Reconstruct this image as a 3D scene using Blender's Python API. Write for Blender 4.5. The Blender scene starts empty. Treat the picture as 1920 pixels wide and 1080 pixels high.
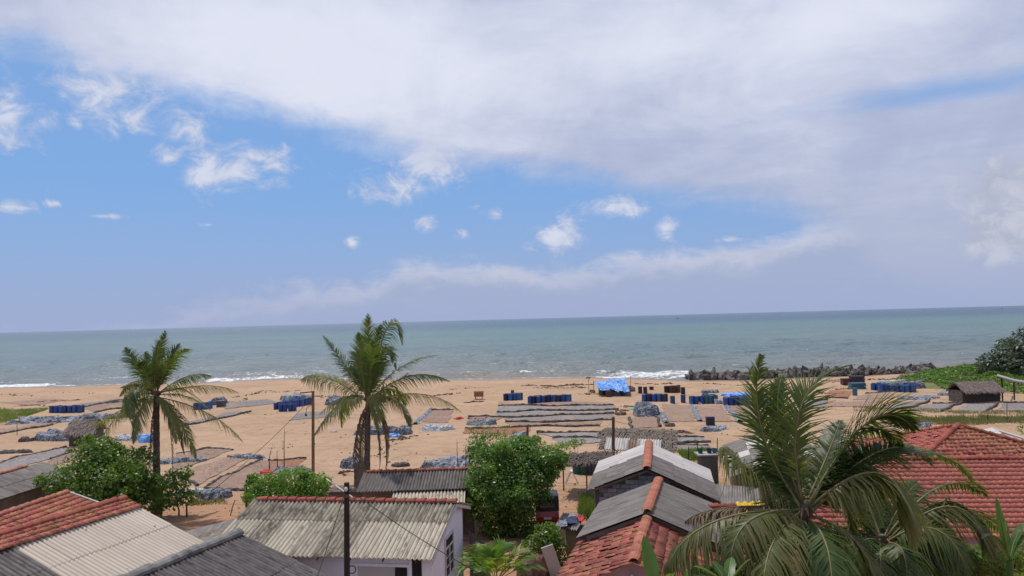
import bpy, math, random
import numpy as np
from mathutils import Vector, Matrix, noise as mnoise

random.seed(7)
RNG = np.random.default_rng(11)
C = bpy.context.scene.collection
scene = bpy.context.scene

# ------------------------------------------------------------------ camera
CAM_H, FOC = 11.5, 1400.0
PITCH, ROLL = math.atan(58 / FOC), math.radians(1.52)
_f = np.array([0, math.cos(PITCH), math.sin(PITCH)])
_r0 = np.array([1.0, 0, 0])
_u0 = np.array([0, -math.sin(PITCH), math.cos(PITCH)])
_r = math.cos(ROLL) * _r0 - math.sin(ROLL) * _u0
_u = math.sin(ROLL) * _r0 + math.cos(ROLL) * _u0
_c = np.array([0, 0, CAM_H])
cam_data = bpy.data.cameras.new('camera')
cam = bpy.data.objects.new('camera', cam_data)
C.objects.link(cam)
cam.matrix_world = Matrix(((_r[0], _u[0], -_f[0], 0), (_r[1], _u[1], -_f[1], 0), (_r[2], _u[2], -_f[2], CAM_H), (0, 0, 0, 1)))
cam_data.sensor_width = 36.0
cam_data.lens = FOC / 1920 * 36.0
cam_data.clip_start, cam_data.clip_end = 0.5, 200000
scene.camera = cam

def ray(px, py):
    return _f + _r * (px - 960) / FOC - _u * (py - 540) / FOC
def G(px, py, z=0.0):
    d = ray(px, py)
    return Vector(_c + d * ((z - CAM_H) / d[2]))
def D(px, py, Y):
    d = ray(px, py)
    return Vector(_c + d * (Y / d[1]))
def AE(px, py):
    d = ray(px, py)
    return math.atan2(d[0], d[1]), math.asin(d[2] / np.linalg.norm(d))

# ------------------------------------------------------------------ light
SUN_EL, SUN_AZ = math.radians(66), math.radians(-32)
SUN_STRENGTH, SKY_STRENGTH = 3.6, 0.1
sun_data = bpy.data.lights.new('sun', 'SUN')
sun_data.energy = SUN_STRENGTH
sun_data.angle = math.radians(0.6)
sun_data.color = (1.0, 0.95, 0.87)
sun = bpy.data.objects.new('sun', sun_data)
C.objects.link(sun)
sdir = Vector((math.cos(SUN_EL) * math.sin(SUN_AZ), math.cos(SUN_EL) * math.cos(SUN_AZ), math.sin(SUN_EL)))
sun.rotation_euler = sdir.to_track_quat('Z', 'Y').to_euler()
sun.location = sdir * 200
vs = scene.view_settings
vs.view_transform = 'Standard'; vs.look = 'None'; vs.exposure = 0.0; vs.gamma = 1.0; vs.use_curve_mapping = False

class NT:
    """small node builder"""
    def __init__(s, nt): s.nt = nt
    def new(s, t, **kw):
        n = s.nt.nodes.new(t)
        for k, v in kw.items(): setattr(n, k, v)
        return n
    def put(s, sock, v):
        if isinstance(v, bpy.types.NodeSocket): s.nt.links.new(v, sock)
        elif v is not None:
            try: sock.default_value = v
            except Exception: sock.default_value = (*v, 1.0)
    def m(s, op, a, b=None, c=None, clamp=False):
        n = s.new('ShaderNodeMath', operation=op, use_clamp=clamp)
        s.put(n.inputs[0], a)
        if b is not None: s.put(n.inputs[1], b)
        if c is not None: s.put(n.inputs[2], c)
        return n.outputs[0]
    def vm(s, op, a, b=None):
        n = s.new('ShaderNodeVectorMath', operation=op)
        s.put(n.inputs[0], a)
        if b is not None: s.put(n.inputs[1], b)
        return n.outputs['Value'] if op in ('LENGTH', 'DOT_PRODUCT') else n.outputs[0]
    def comb(s, x, y, z=0.0):
        n = s.new('ShaderNodeCombineXYZ')
        s.put(n.inputs[0], x); s.put(n.inputs[1], y); s.put(n.inputs[2], z)
        return n.outputs[0]
    def sep(s, v):
        n = s.new('ShaderNodeSeparateXYZ'); s.put(n.inputs[0], v)
        return n.outputs
    def noise(s, vec, scale, detail=4, rough=0.55, dist=0.0):
        n = s.new('ShaderNodeTexNoise')
        s.put(n.inputs['Vector'], vec)
        n.inputs['Scale'].default_value = scale; n.inputs['Detail'].default_value = detail
        n.inputs['Roughness'].default_value = rough; n.inputs['Distortion'].default_value = dist
        return n.outputs['Fac']
    def ss(s, v, a, b, lo=0.0, hi=1.0):
        n = s.new('ShaderNodeMapRange', interpolation_type='SMOOTHSTEP')
        s.put(n.inputs['Value'], v)
        for k, x in zip(('From Min', 'From Max', 'To Min', 'To Max'), (a, b, lo, hi)): s.put(n.inputs[k], x)
        return n.outputs[0]
    def lin(s, v, a, b, lo=0.0, hi=1.0):
        n = s.new('ShaderNodeMapRange')
        s.put(n.inputs['Value'], v)
        for k, x in zip(('From Min', 'From Max', 'To Min', 'To Max'), (a, b, lo, hi)): s.put(n.inputs[k], x)
        return n.outputs[0]
    def mix(s, f, a, b, bt='MIX'):
        n = s.new('ShaderNodeMix', data_type='RGBA', blend_type=bt)
        s.put(n.inputs[0], f); s.put(n.inputs[6], a); s.put(n.inputs[7], b)
        return n.outputs[2]

world = bpy.data.worlds.new('World')
scene.world = world
world.use_nodes = True
def build_sky():
    nt = world.node_tree
    nt.nodes.clear()
    n = NT(nt)
    sky = n.new('ShaderNodeTexSky', sky_type='NISHITA')
    sky.sun_disc = False
    sky.sun_elevation = SUN_EL; sky.sun_rotation = SUN_AZ
    sky.air_density = 1.0; sky.dust_density = 0.4; sky.ozone_density = 2.0
    tc = n.new('ShaderNodeTexCoord').outputs['Generated']
    x, y, z = n.sep(n.vm('NORMALIZE', tc))[:3]
    az = n.m('ARCTAN2', x, y)
    el = n.m('ARCSINE', z)
    ae = n.comb(az, el, 0.0)
    k = n.m('ADD', n.m('MAXIMUM', z, 0.0), 0.10)
    pl = n.comb(n.m('DIVIDE', x, k), n.m('DIVIDE', y, k), 0.0)
    nb = n.noise(pl, 1.3, 8, 0.62, 0.3)          # bank, in perspective
    ns = n.noise(n.vm('MULTIPLY', ae, (1, 1.35, 1)), 22, 10, 0.66, 0.5)           # small clouds
    nl = n.noise(n.comb(n.m('MULTIPLY', az, 3.0), n.m('MULTIPLY', el, 11.0)), 2.6, 8, 0.6)
    nw = n.noise(ae, 6.5, 6, 0.6, 0.6)
    def edge(pts, left, right):
        fc = n.new('ShaderNodeFloatCurve')
        cv = fc.mapping.curves[0]
        ps = [AE(*p) for p in pts]
        arr = [(0.0, left)] + [((a + math.pi) / (2 * math.pi), e) for a, e in ps] + [(1.0, right)]
        while len(cv.points) > 2: cv.points.remove(cv.points[1])
        cv.points[0].location = (0, arr[0][1] + 0.5)
        cv.points[1].location = (1, arr[-1][1] + 0.5)
        for a, e in arr[1:-1]: cv.points.new(a, e + 0.5)
        for p in cv.points: p.handle_type = 'VECTOR'
        fc.mapping.update()
        n.put(fc.inputs['Value'], n.lin(az, -math.pi, math.pi))
        return n.m('SUBTRACT', fc.outputs[0], 0.5)
    eu = edge([(-60, 85), (0, 95), (100, 108), (180, 150), (370, 192), (500, 218), (640, 262), (740, 296), (860, 322), (1000, 334), (1130, 352),
               (1200, 376), (1330, 388), (1470, 402), (1560, 430), (1700, 560), (1950, 600)], 0.45, 0.0)
    elow = edge([(-60, 640), (300, 600), (430, 556), (560, 542), (690, 532), (750, 495), (880, 489), (1000, 500), (1090, 502), (1150, 484), (1210, 474),
                 (1300, 466), (1420, 455), (1500, 430), (1700, 380), (1950, 300)], 0.05, 0.3)
    du = n.m('ADD', n.m('SUBTRACT', el, eu), n.m('ADD', n.m('MULTIPLY', n.m('SUBTRACT', nb, 0.5), 0.06), n.m('MULTIPLY', n.m('SUBTRACT', ns, 0.5), 0.045)))
    mu = n.ss(du, -0.014, 0.040)
    dl = n.m('ADD', n.m('SUBTRACT', elow, el), n.m('ADD', n.m('MULTIPLY', n.m('SUBTRACT', nl, 0.5), 0.055), n.m('MULTIPLY', n.m('SUBTRACT', ns, 0.5), 0.05)))
    ml = n.ss(dl, -0.010, 0.024, 0.0, 0.85)
    # slit of blue in the bank, at the right
    def blob(cx, cy, rx, ry):
        a, e = AE(cx, cy)
        v = n.vm('MULTIPLY', n.vm('SUBTRACT', ae, (a, e, 0)), (FOC / rx, FOC / ry, 0))
        return n.m('SUBTRACT', 1.0, n.vm('LENGTH', v))
    slit = n.ss(n.m('ADD', blob(1800, 168, 330, 36), n.m('MULTIPLY', n.m('SUBTRACT', nl, 0.5), 0.9)), 0.1, 0.95, 1.0, 0.25)
    mu = n.m('MULTIPLY', mu, slit)
    B = [(215, 175, 95, 52), (235, 222, 60, 40), (20, 212, 50, 62), (70, 232, 36, 34), (140, 232, 24, 20), (118, 180, 26, 24), (350, 240, 44, 36), (312, 294, 31, 25),
         (440, 322, 82, 46), (380, 325, 46, 34), (520, 312, 48, 34), (470, 290, 60, 30), (735, 348, 92, 42), (800, 305, 62, 60), (825, 330, 50, 40), (895, 386, 26, 21), (932, 400, 24, 24),
         (797, 420, 30, 22), (870, 440, 19, 18), (1035, 446, 58, 36), (1075, 425, 44, 36), (1150, 393, 84, 24), (1245, 428, 32, 22), (15, 388, 34, 15), (660, 456, 20, 18), (105, 382, 26, 9), (390, 422, 18, 7), (1365, 450, 44, 9), (195, 405, 50, 7)]
    fld = None
    for b in B:
        q = n.m('SUBTRACT', blob(*b), 0.38 if b[2] < 30 or b[3] < 12 else 0.0)
        fld = q if fld is None else n.m('MAXIMUM', fld, q)
    fld = n.m('MAXIMUM', fld, -0.6)
    fs = n.m('ADD', fld, n.m('MULTIPLY', n.m('SUBTRACT', ns, 0.5), 3.6))
    msm = n.ss(fs, -0.05, 0.95, 0.0, 0.85)
    # colours (the sky gives this light)
    fine = n.noise(pl, 3.2, 8, 0.6, 0.4)
    bright = None
    for b in [(480, 70, 480, 230), (1240, 60, 330, 220), (760, 140, 420, 210), (1560, 40, 260, 120)]:
        q = n.m('MAXIMUM', blob(*b), 0.0)
        bright = q if bright is None else n.m('ADD', bright, q)
    tb = n.m('ADD', n.m('MULTIPLY', bright, 0.62), n.m('ADD', n.m('MULTIPLY', n.m('SUBTRACT', nb, 0.5), 1.2), n.m('MULTIPLY', n.m('SUBTRACT', nw, 0.5), 0.9)))
    tb = n.m('ADD', tb, n.m('MULTIPLY', n.m('SUBTRACT', fine, 0.5), 0.5))
    cb = n.mix(n.ss(tb, -0.35, 0.85), (0.415, 0.47, 0.66, 1), (0.74, 0.77, 0.895, 1))
    cb = n.mix(n.ss(el, 0.24, 0.04, 0.0, 0.9), cb, (0.425, 0.475, 0.64, 1))
    cs = n.mix(n.ss(fs, 0.3, 1.3), (0.50, 0.56, 0.74, 1), (0.72, 0.74, 0.84, 1))
    tl = n.m('ADD', n.ss(dl, 0.0, 0.045, 1.05, 0.0), n.m('MULTIPLY', n.m('SUBTRACT', nl, 0.5), 2.0))
    cl = n.mix(n.ss(tl, 0.0, 1.1), (0.385, 0.445, 0.62, 1), (0.66, 0.66, 0.75, 1))
    base = n.mix(1.0, sky.outputs[0], (SKY_STRENGTH * 0.50, SKY_STRENGTH * 0.72, SKY_STRENGTH * 0.98, 1), 'MULTIPLY')
    base = n.mix(0.75, base, (0.238, 0.428, 0.775, 1))
    base = n.mix(n.ss(el, 0.20, -0.02, 0.0, 0.9), base, (0.345, 0.42, 0.645, 1))
    col = n.mix(ml, base, cl)
    col = n.mix(msm, col, cs)
    col = n.mix(mu, col, cb)
    # cumulus at the far right
    bc = n.m('MAXIMUM', blob(1900, 345, 110, 62), blob(1900, 430, 105, 62))
    fc_ = n.m('ADD', bc, n.m('MULTIPLY', n.m('SUBTRACT', ns, 0.5), 1.5))
    cc = n.mix(n.ss(n.m('ADD', n.m('MULTIPLY', n.m('SUBTRACT', ns, 0.5), 2.2), n.m('SUBTRACT', 0.26, el)), -0.2, 0.6), (0.42, 0.455, 0.57, 1), (0.62, 0.63, 0.72, 1))
    col = n.mix(n.ss(fc_, 0.12, 0.6, 0, 0.75), col, cc)
    # air at the horizon
    col = n.mix(n.ss(el, 0.085, -0.01, 0.0, 0.75), col, (0.35, 0.415, 0.63, 1))
    bg = n.new('ShaderNodeBackground')
    n.put(bg.inputs[0], n.mix(1.0, col, (1 / SKY_STRENGTH,) * 3 + (1,), 'MULTIPLY'))
    bg.inputs[1].default_value = SKY_STRENGTH
    out = n.new('ShaderNodeOutputWorld')
    nt.links.new(bg.outputs[0], out.inputs[0])
build_sky()
world.cycles.sampling_method = 'MANUAL'
world.cycles.sample_map_resolution = 512

# ------------------------------------------------------------------ materials
def new_mat(name):
    m = bpy.data.materials.new(name)
    m.use_nodes = True
    m.node_tree.nodes.clear()
    return m, NT(m.node_tree)
def coords(n, rnd=True):
    tc = n.new('ShaderNodeTexCoord').outputs['Object']
    if not rnd: return tc, None
    r = n.new('ShaderNodeObjectInfo').outputs['Random']
    return n.vm('ADD', tc, n.comb(n.m('MULTIPLY', r, 37.0), n.m('MULTIPLY', r, 53.0), n.m('MULTIPLY', r, 71.0))), r
def finish(n, col, rough=0.85, bump=None, bstr=0.3, bdist=0.02, spec=0.3, metal=0.0):
    p = n.new('ShaderNodeBsdfPrincipled')
    n.put(p.inputs['Base Color'], col)
    n.put(p.inputs['Roughness'], rough)
    p.inputs['Specular IOR Level'].default_value = spec
    p.inputs['Metallic'].default_value = metal
    if bump is not None:
        b = n.new('ShaderNodeBump')
        b.inputs['Strength'].default_value = bstr; b.inputs['Distance'].default_value = bdist
        n.put(b.inputs['Height'], bump)
        n.nt.links.new(b.outputs[0], p.inputs['Normal'])
    o = n.new('ShaderNodeOutputMaterial')
    n.nt.links.new(p.outputs[0], o.inputs[0])
def mat(name, c1, c2, scale=3.0, stretch=(1, 1, 1), lo=0.35, hi=0.65, var=0.15, rough=0.85, bstr=0.25, bdist=0.01, spec=0.25, c3=None, s3=0.6, lo3=0.55, hi3=0.7, metal=0.0, detail=6, valley=0.0):
    m, n = new_mat(name)
    v, r = coords(n)
    vs_ = n.vm('MULTIPLY', v, stretch)
    f = n.noise(vs_, scale, detail, 0.6)
    col = n.mix(n.ss(f, lo, hi), (*c1, 1), (*c2, 1))
    if c3 is not None:
        f3 = n.noise(n.vm('ADD', vs_, (13, 5, 9)), s3, 5, 0.65)
        col = n.mix(n.ss(f3, lo3, hi3), col, (*c3, 1))
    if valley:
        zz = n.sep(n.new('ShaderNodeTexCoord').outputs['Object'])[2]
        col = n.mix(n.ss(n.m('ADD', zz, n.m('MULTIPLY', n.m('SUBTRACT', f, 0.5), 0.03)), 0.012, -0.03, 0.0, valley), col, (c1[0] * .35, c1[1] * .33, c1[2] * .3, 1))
    if var:
        h = n.new('ShaderNodeHueSaturation')
        n.put(h.inputs['Value'], n.lin(r, 0, 1, 1 - var, 1 + var))
        n.put(h.inputs['Hue'], n.lin(n.m('FRACT', n.m('MULTIPLY', r, 7.3)), 0, 1, 0.5 - var * 0.06, 0.5 + var * 0.06))
        n.put(h.inputs['Color'], col)
        col = h.outputs[0]
    finish(n, col, rough, n.noise(vs_, scale * 4, 4), bstr, bdist, spec, metal)
    return m
def tarp_mat(name, dark, mid_, lightc, var=0.15, cover=0.5, rough=0.45):
    m, n = new_mat(name)
    v, r = coords(n)
    a = n.noise(v, 1.1, 4, 0.6, 1.2)
    b = n.noise(n.vm('ADD', v, (9, 4, 2)), 2.1, 5, 0.6, 2.0)
    col = n.mix(n.ss(a, 0.42, 0.62), (*dark, 1), (*mid_, 1))
    cr = n.ss(n.m('ABSOLUTE', n.m('SUBTRACT', b, 0.5)), 0.075, 0.012)  # bright crease lines: fold highlights put into the colour
    cr2 = n.ss(n.noise(n.vm('ADD', v, (3, 8, 6)), 0.8, 3, 0.6), 0.62 - cover * 0.3, 0.72 - cover * 0.3)
    col = n.mix(n.m('MULTIPLY', n.m('MAXIMUM', n.m('MULTIPLY', cr, 0.6), n.m('MULTIPLY', cr2, n.ss(b, 0.5, 0.6))), 0.9), col, (*lightc, 1))
    finish(n, col, rough, n.m('ADD', b, n.noise(v, 5.0, 4)), 0.9, 0.12, 0.45)
    return m
def leaf_mat(name, c1, c2, trans=0.35, scale=1.2, var=0.2, tip=None, rough=0.45):
    m, n = new_mat(name)
    v, r = coords(n)
    col = n.mix(n.ss(n.noise(v, scale, 3), 0.3, 0.7), (*c1, 1), (*c2, 1))
    col = n.mix(n.ss(n.noise(v, scale * 9, 2), 0.35, 0.75, 0.0, 0.5), col, (c2[0] * 1.3, c2[1] * 1.2, c2[2] * 1.1, 1))
    if tip: col = n.mix(n.ss(n.noise(n.vm('ADD', v, (5, 9, 3)), scale * 1.7, 3), 0.52, 0.75, 0.0, 0.75), col, (*tip, 1))
    h = n.new('ShaderNodeHueSaturation')
    n.put(h.inputs['Value'], n.lin(r, 0, 1, 1 - var, 1 + var)); n.put(h.inputs['Color'], col)
    col = h.outputs[0]
    p = n.new('ShaderNodeBsdfPrincipled')
    n.put(p.inputs['Base Color'], col); p.inputs['Roughness'].default_value = rough; p.inputs['Specular IOR Level'].default_value = 0.4
    t = n.new('ShaderNodeBsdfTranslucent')
    n.put(t.inputs[0], n.mix(1.0, col, (1.5, 1.6, 0.7, 1), 'MULTIPLY'))
    mx = n.new('ShaderNodeMixShader'); mx.inputs[0].default_value = trans
    n.nt.links.new(p.outputs[0], mx.inputs[1]); n.nt.links.new(t.outputs[0], mx.inputs[2])
    o = n.new('ShaderNodeOutputMaterial'); n.nt.links.new(mx.outputs[0], o.inputs[0])
    return m
M = {}
M['asb_cream'] = mat('cream_fibre_cement', (0.58, 0.52, 0.42), (0.47, 0.42, 0.335), 2.2, (3, 0.8, 1), c3=(0.13, 0.115, 0.09), s3=1.7, lo3=0.50, hi3=0.72, var=0.15, valley=0.75)
M['asb_stained'] = mat('stained_cream_fibre_cement', (0.45, 0.40, 0.32), (0.31, 0.275, 0.22), 2.2, (3, 0.8, 1), c3=(0.10, 0.088, 0.07), s3=1.9, lo3=0.44, hi3=0.66, var=0.16, valley=0.8)
M['asb_light'] = mat('pale_fibre_cement', (0.66, 0.57, 0.475), (0.57, 0.495, 0.41), 1.2, (2.5, 0.5, 1), c3=(0.24, 0.22, 0.19), s3=1.1, lo3=0.66, hi3=0.85, var=0.04, valley=0.6)
M['asb_dark'] = mat('weathered_fibre_cement', (0.13, 0.113, 0.107), (0.20, 0.178, 0.168), 2.0, (3, 0.7, 1), c3=(0.06, 0.05, 0.047), s3=1.2, var=0.16, valley=0.7)
M['asb_grey'] = mat('grey_fibre_cement', (0.195, 0.175, 0.16), (0.135, 0.12, 0.11), 1.6, (3, 0.6, 1), c3=(0.09, 0.08, 0.07), s3=1.0, var=0.14)
M['asb_white'] = mat('whitish_fibre_cement', (0.50, 0.47, 0.45), (0.42, 0.39, 0.37), 1.4, (3, 0.5, 1), c3=(0.3, 0.28, 0.26), var=0.06)
M['rust'] = mat('rusty_tin', (0.20, 0.13, 0.09), (0.11, 0.075, 0.06), 2.0, (2, 0.8, 1), c3=(0.28, 0.22, 0.17), var=0.2, rough=0.7)
M['tile'] = mat('red_clay_tile', (0.45, 0.165, 0.105), (0.34, 0.118, 0.075), 4.0, c3=(0.09, 0.04, 0.03), s3=2.0, lo3=0.56, hi3=0.74, var=0.28)
M['tile_old'] = mat('old_clay_tile', (0.33, 0.108, 0.07), (0.22, 0.07, 0.048), 4.0, c3=(0.08, 0.04, 0.032), s3=2.4, lo3=0.54, hi3=0.70, var=0.32)
M['ridge'] = mat('red_ridge_tile', (0.30, 0.08, 0.05), (0.22, 0.06, 0.04), 5.0, c3=(0.12, 0.07, 0.05), s3=3, var=0.2)
M['ridge_orange'] = mat('orange_ridge_tile', (0.36, 0.14, 0.085), (0.29, 0.10, 0.065), 5.0, c3=(0.14, 0.07, 0.05), s3=3, var=0.2)
M['ridge_grey'] = mat('grey_ridge_cap', (0.22, 0.205, 0.20), (0.13, 0.125, 0.12), 3.0, c3=(0.06, 0.06, 0.055), var=0.1)
M['white_wall'] = mat('white_plaster', (0.80, 0.79, 0.83), (0.72, 0.71, 0.75), 0.8, (1, 1, 0.4), c3=(0.42, 0.39, 0.38), s3=0.9, lo3=0.62, hi3=0.85, var=0.0)
M['pink_wall'] = mat('pink_plaster', (0.40, 0.27, 0.27), (0.34, 0.22, 0.22), 0.9, var=0.0)
M['brown_wall'] = mat('brown_plaster', (0.21, 0.155, 0.115), (0.15, 0.11, 0.085), 1.5, var=0.05, c3=(0.09, 0.07, 0.06))
M['block'] = mat('cement_block', (0.33, 0.30, 0.285), (0.24, 0.22, 0.21), 5.0, var=0.22)
M['mortar'] = mat('cement_mortar', (0.13, 0.12, 0.115), (0.10, 0.09, 0.09), 6.0, var=0.0)
M['concrete'] = mat('concrete', (0.30, 0.29, 0.28), (0.22, 0.21, 0.2), 2.0, var=0.1)
M['wood'] = mat('weathered_wood', (0.15, 0.095, 0.06), (0.09, 0.06, 0.04), 4.0, (4, 4, 0.6), var=0.2)
M['wood_dark'] = mat('dark_wood', (0.045, 0.03, 0.026), (0.025, 0.018, 0.016), 4.0, (4, 4, 0.6), var=0.1)
M['wood_pole'] = mat('orange_brown_pole', (0.24, 0.135, 0.07), (0.16, 0.09, 0.05), 4.0, (4, 4, 0.5), var=0.1)
M['board'] = mat('pale_board', (0.50, 0.46, 0.44), (0.44, 0.41, 0.39), 1.0, var=0.0)
M['white_paint'] = mat('white_paint', (0.62, 0.6, 0.6), (0.5, 0.48, 0.47), 3.0, var=0.0, rough=0.5)
M['zinc'] = mat('grey_zinc', (0.14, 0.14, 0.145), (0.09, 0.09, 0.095), 1.5, (2, 2, 0.4), c3=(0.2, 0.19, 0.18), var=0.15, rough=0.6)
M['dark'] = mat('dark_interior', (0.02, 0.018, 0.018), (0.03, 0.026, 0.025), 2, var=0)
M['glass'] = mat('window_glass', (0.03, 0.035, 0.04), (0.05, 0.055, 0.06), 1.0, var=0.2, rough=0.1, spec=0.6)
M['thatch'] = mat('coconut_thatch', (0.155, 0.12, 0.098), (0.075, 0.058, 0.048), 3.0, (6, 1, 2), c3=(0.24, 0.195, 0.16), s3=4, var=0.25)
M['thatch_pale'] = mat('pale_coconut_thatch', (0.23, 0.185, 0.155), (0.125, 0.10, 0.085), 3.0, (6, 1, 2), c3=(0.32, 0.265, 0.225), s3=4, var=0.25)  # paler thatch tone for the hut roofs
M['rag'] = mat('brown_red_rags', (0.22, 0.10, 0.08), (0.10, 0.05, 0.045), 3.0, var=0.1, c3=(0.3, 0.24, 0.22), s3=2.5)
M['trunk_palm'] = mat('palm_trunk', (0.17, 0.13, 0.10), (0.08, 0.06, 0.05), 3.0, (1, 1, 5), var=0.1, bstr=0.6)
M['bark'] = mat('bark', (0.12, 0.09, 0.065), (0.07, 0.05, 0.04), 4.0, (2, 2, 0.6), var=0.1)
M['palm_leaf'] = leaf_mat('palm_leaf', (0.048, 0.090, 0.022), (0.092, 0.130, 0.036), 0.45, 0.5, 0.25, tip=(0.15, 0.14, 0.05), rough=0.46)
M['palm_old'] = leaf_mat('old_palm_leaf', (0.12, 0.145, 0.045), (0.175, 0.185, 0.065), 0.5, 0.6, 0.2, tip=(0.20, 0.16, 0.085), rough=0.45)
M['palm_dead'] = leaf_mat('dead_palm_leaf', (0.13, 0.085, 0.05), (0.19, 0.135, 0.085), 0.2, 0.8, 0.2, tip=(0.08, 0.055, 0.04), rough=0.7)
M['rachis'] = mat('frond_stalk', (0.20, 0.18, 0.075), (0.15, 0.13, 0.055), 3.0, var=0.15, rough=0.5)
M['leaf_deep'] = leaf_mat('deep_green_leaf', (0.060, 0.130, 0.026), (0.12, 0.205, 0.045), 0.42, 0.9, 0.1, rough=0.35)
M['leaf_mid'] = leaf_mat('mid_green_leaf', (0.068, 0.14, 0.024), (0.13, 0.20, 0.042), 0.42, 0.9, 0.1, rough=0.4)
M['leaf_bright'] = leaf_mat('bright_green_leaf', (0.085, 0.175, 0.025), (0.145, 0.245, 0.045), 0.45, 0.9, 0.1, rough=0.4)
M['leaf_lime'] = leaf_mat('yellow_green_leaf', (0.12, 0.17, 0.03), (0.20, 0.24, 0.05), 0.4, 0.9, 0.1, rough=0.45)
M['leaf_grey'] = leaf_mat('grey_green_leaf', (0.045, 0.070, 0.045), (0.085, 0.11, 0.075), 0.25, 0.4, 0.1, rough=0.4)
M['creeper'] = leaf_mat('beach_creeper_leaf', (0.060, 0.140, 0.020), (0.12, 0.21, 0.035), 0.35, 0.25, 0.05, rough=0.45)
M['grass'] = leaf_mat('grass_blade', (0.09, 0.15, 0.035), (0.16, 0.20, 0.06), 0.35, 0.3, 0.1)
M['dry_grass'] = leaf_mat('dry_grass_blade', (0.16, 0.15, 0.07), (0.24, 0.20, 0.11), 0.3, 0.3, 0.1)
M['banana'] = leaf_mat('banana_leaf', (0.05, 0.12, 0.028), (0.08, 0.165, 0.04), 0.35, 0.8, 0.15, rough=0.3)
M['drum'] = mat('blue_plastic', (0.038, 0.098, 0.28), (0.03, 0.07, 0.20), 1.5, c3=(0.09, 0.12, 0.19), s3=2.0, lo3=0.58, hi3=0.8, var=0.35, rough=0.42, spec=0.4)
M['drum_dark'] = mat('dark_blue_plastic', (0.028, 0.035, 0.075), (0.06, 0.035, 0.04), 1.5, var=0.3, rough=0.5)
M['drum_teal'] = mat('teal_plastic', (0.06, 0.17, 0.20), (0.045, 0.12, 0.15), 1.5, var=0.2, rough=0.45)
M['drum_green'] = mat('green_plastic', (0.02, 0.085, 0.055), (0.015, 0.06, 0.045), 1.5, var=0.25, rough=0.45)
M['drum_rust'] = mat('rust_red_tank', (0.13, 0.055, 0.04), (0.08, 0.04, 0.035), 2, var=0.2, rough=0.6)
M['tarp_blue'] = mat('bright_blue_tarp', (0.075, 0.24, 0.60), (0.13, 0.33, 0.68), 1.6, c3=(0.42, 0.56, 0.76), s3=1.4, lo3=0.56, hi3=0.68, var=0.05, rough=0.42, bstr=0.8, bdist=0.1, spec=0.45)
M['tarp_dark'] = tarp_mat('dark_blue_grey_tarp', (0.02, 0.024, 0.042), (0.058, 0.066, 0.10), (0.38, 0.40, 0.45), cover=0.12)
M['tarp_grey'] = tarp_mat('silver_grey_tarp', (0.04, 0.048, 0.07), (0.14, 0.155, 0.19), (0.44, 0.46, 0.50), cover=0.3)
M['tarp_pale'] = tarp_mat('pale_plastic_sheet', (0.16, 0.18, 0.22), (0.42, 0.43, 0.45), (0.62, 0.62, 0.62), cover=0.6)
M['cloth_yellow'] = mat('yellow_cloth', (0.62, 0.42, 0.03), (0.52, 0.33, 0.03), 2, var=0.1)
M['cloth_red'] = mat('red_cloth', (0.5, 0.06, 0.06), (0.4, 0.04, 0.05), 2, var=0.1)
M['cloth_navy'] = mat('navy_cloth', (0.03, 0.04, 0.1), (0.06, 0.07, 0.15), 2, var=0.1)
M['cloth_green'] = mat('green_net_bag', (0.20, 0.42, 0.26), (0.32, 0.5, 0.36), 2, var=0.1)
M['net_brown'] = tarp_mat('brown_net_roll', (0.03, 0.024, 0.024), (0.075, 0.055, 0.048), (0.17, 0.14, 0.13), cover=0.1, rough=0.8)
M['debris'] = mat('dry_seaweed', (0.075, 0.045, 0.03), (0.15, 0.095, 0.06), 2.5, var=0.1)
M['crate'] = mat('crate_wood', (0.33, 0.17, 0.075), (0.26, 0.13, 0.06), 3, var=0.1)
M['mesh_fish_grey'] = mat('grey_dried_fish_bed', (0.235, 0.213, 0.203), (0.15, 0.133, 0.127), 4.5, lo=0.4, hi=0.6, c3=(0.30, 0.22, 0.17), s3=0.25, lo3=0.5, hi3=0.75, var=0.10, bstr=0.5, bdist=0.03)
M['mesh_fish_brown'] = mat('brown_dried_fish_bed', (0.285, 0.19, 0.14), (0.21, 0.135, 0.10), 4.5, lo=0.4, hi=0.6, c3=(0.35, 0.23, 0.145), s3=0.25, lo3=0.5, hi3=0.75, var=0.10, bstr=0.5, bdist=0.03)
M['mesh_rust'] = mat('rust_red_net', (0.30, 0.13, 0.07), (0.23, 0.10, 0.055), 4.5, var=0.08)
M['fish_silver'] = mat('silver_fish', (0.33, 0.31, 0.305), (0.17, 0.15, 0.145), 6, var=0.1, rough=0.4)
M['fish_brown'] = mat('brown_fish', (0.32, 0.23, 0.185), (0.18, 0.115, 0.085), 6, var=0.1, rough=0.5)
M['rock'] = mat('sea_wall_rock', (0.085, 0.074, 0.067), (0.18, 0.155, 0.135), 1.2, c3=(0.045, 0.04, 0.038), s3=0.9, var=0.35, bstr=0.6, bdist=0.1)
M['rick_red'] = mat('red_car_paint', (0.33, 0.02, 0.025), (0.28, 0.015, 0.02), 1, var=0, rough=0.3, spec=0.5)
M['rick_black'] = mat('black_vinyl', (0.02, 0.02, 0.022), (0.035, 0.035, 0.037), 2, var=0, rough=0.5)
M['wire'] = mat('black_wire', (0.025, 0.025, 0.025), (0.04, 0.04, 0.04), 2, var=0)
M['bird'] = mat('black_feathers', (0.02, 0.02, 0.022), (0.03, 0.03, 0.03), 2, var=0)

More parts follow.
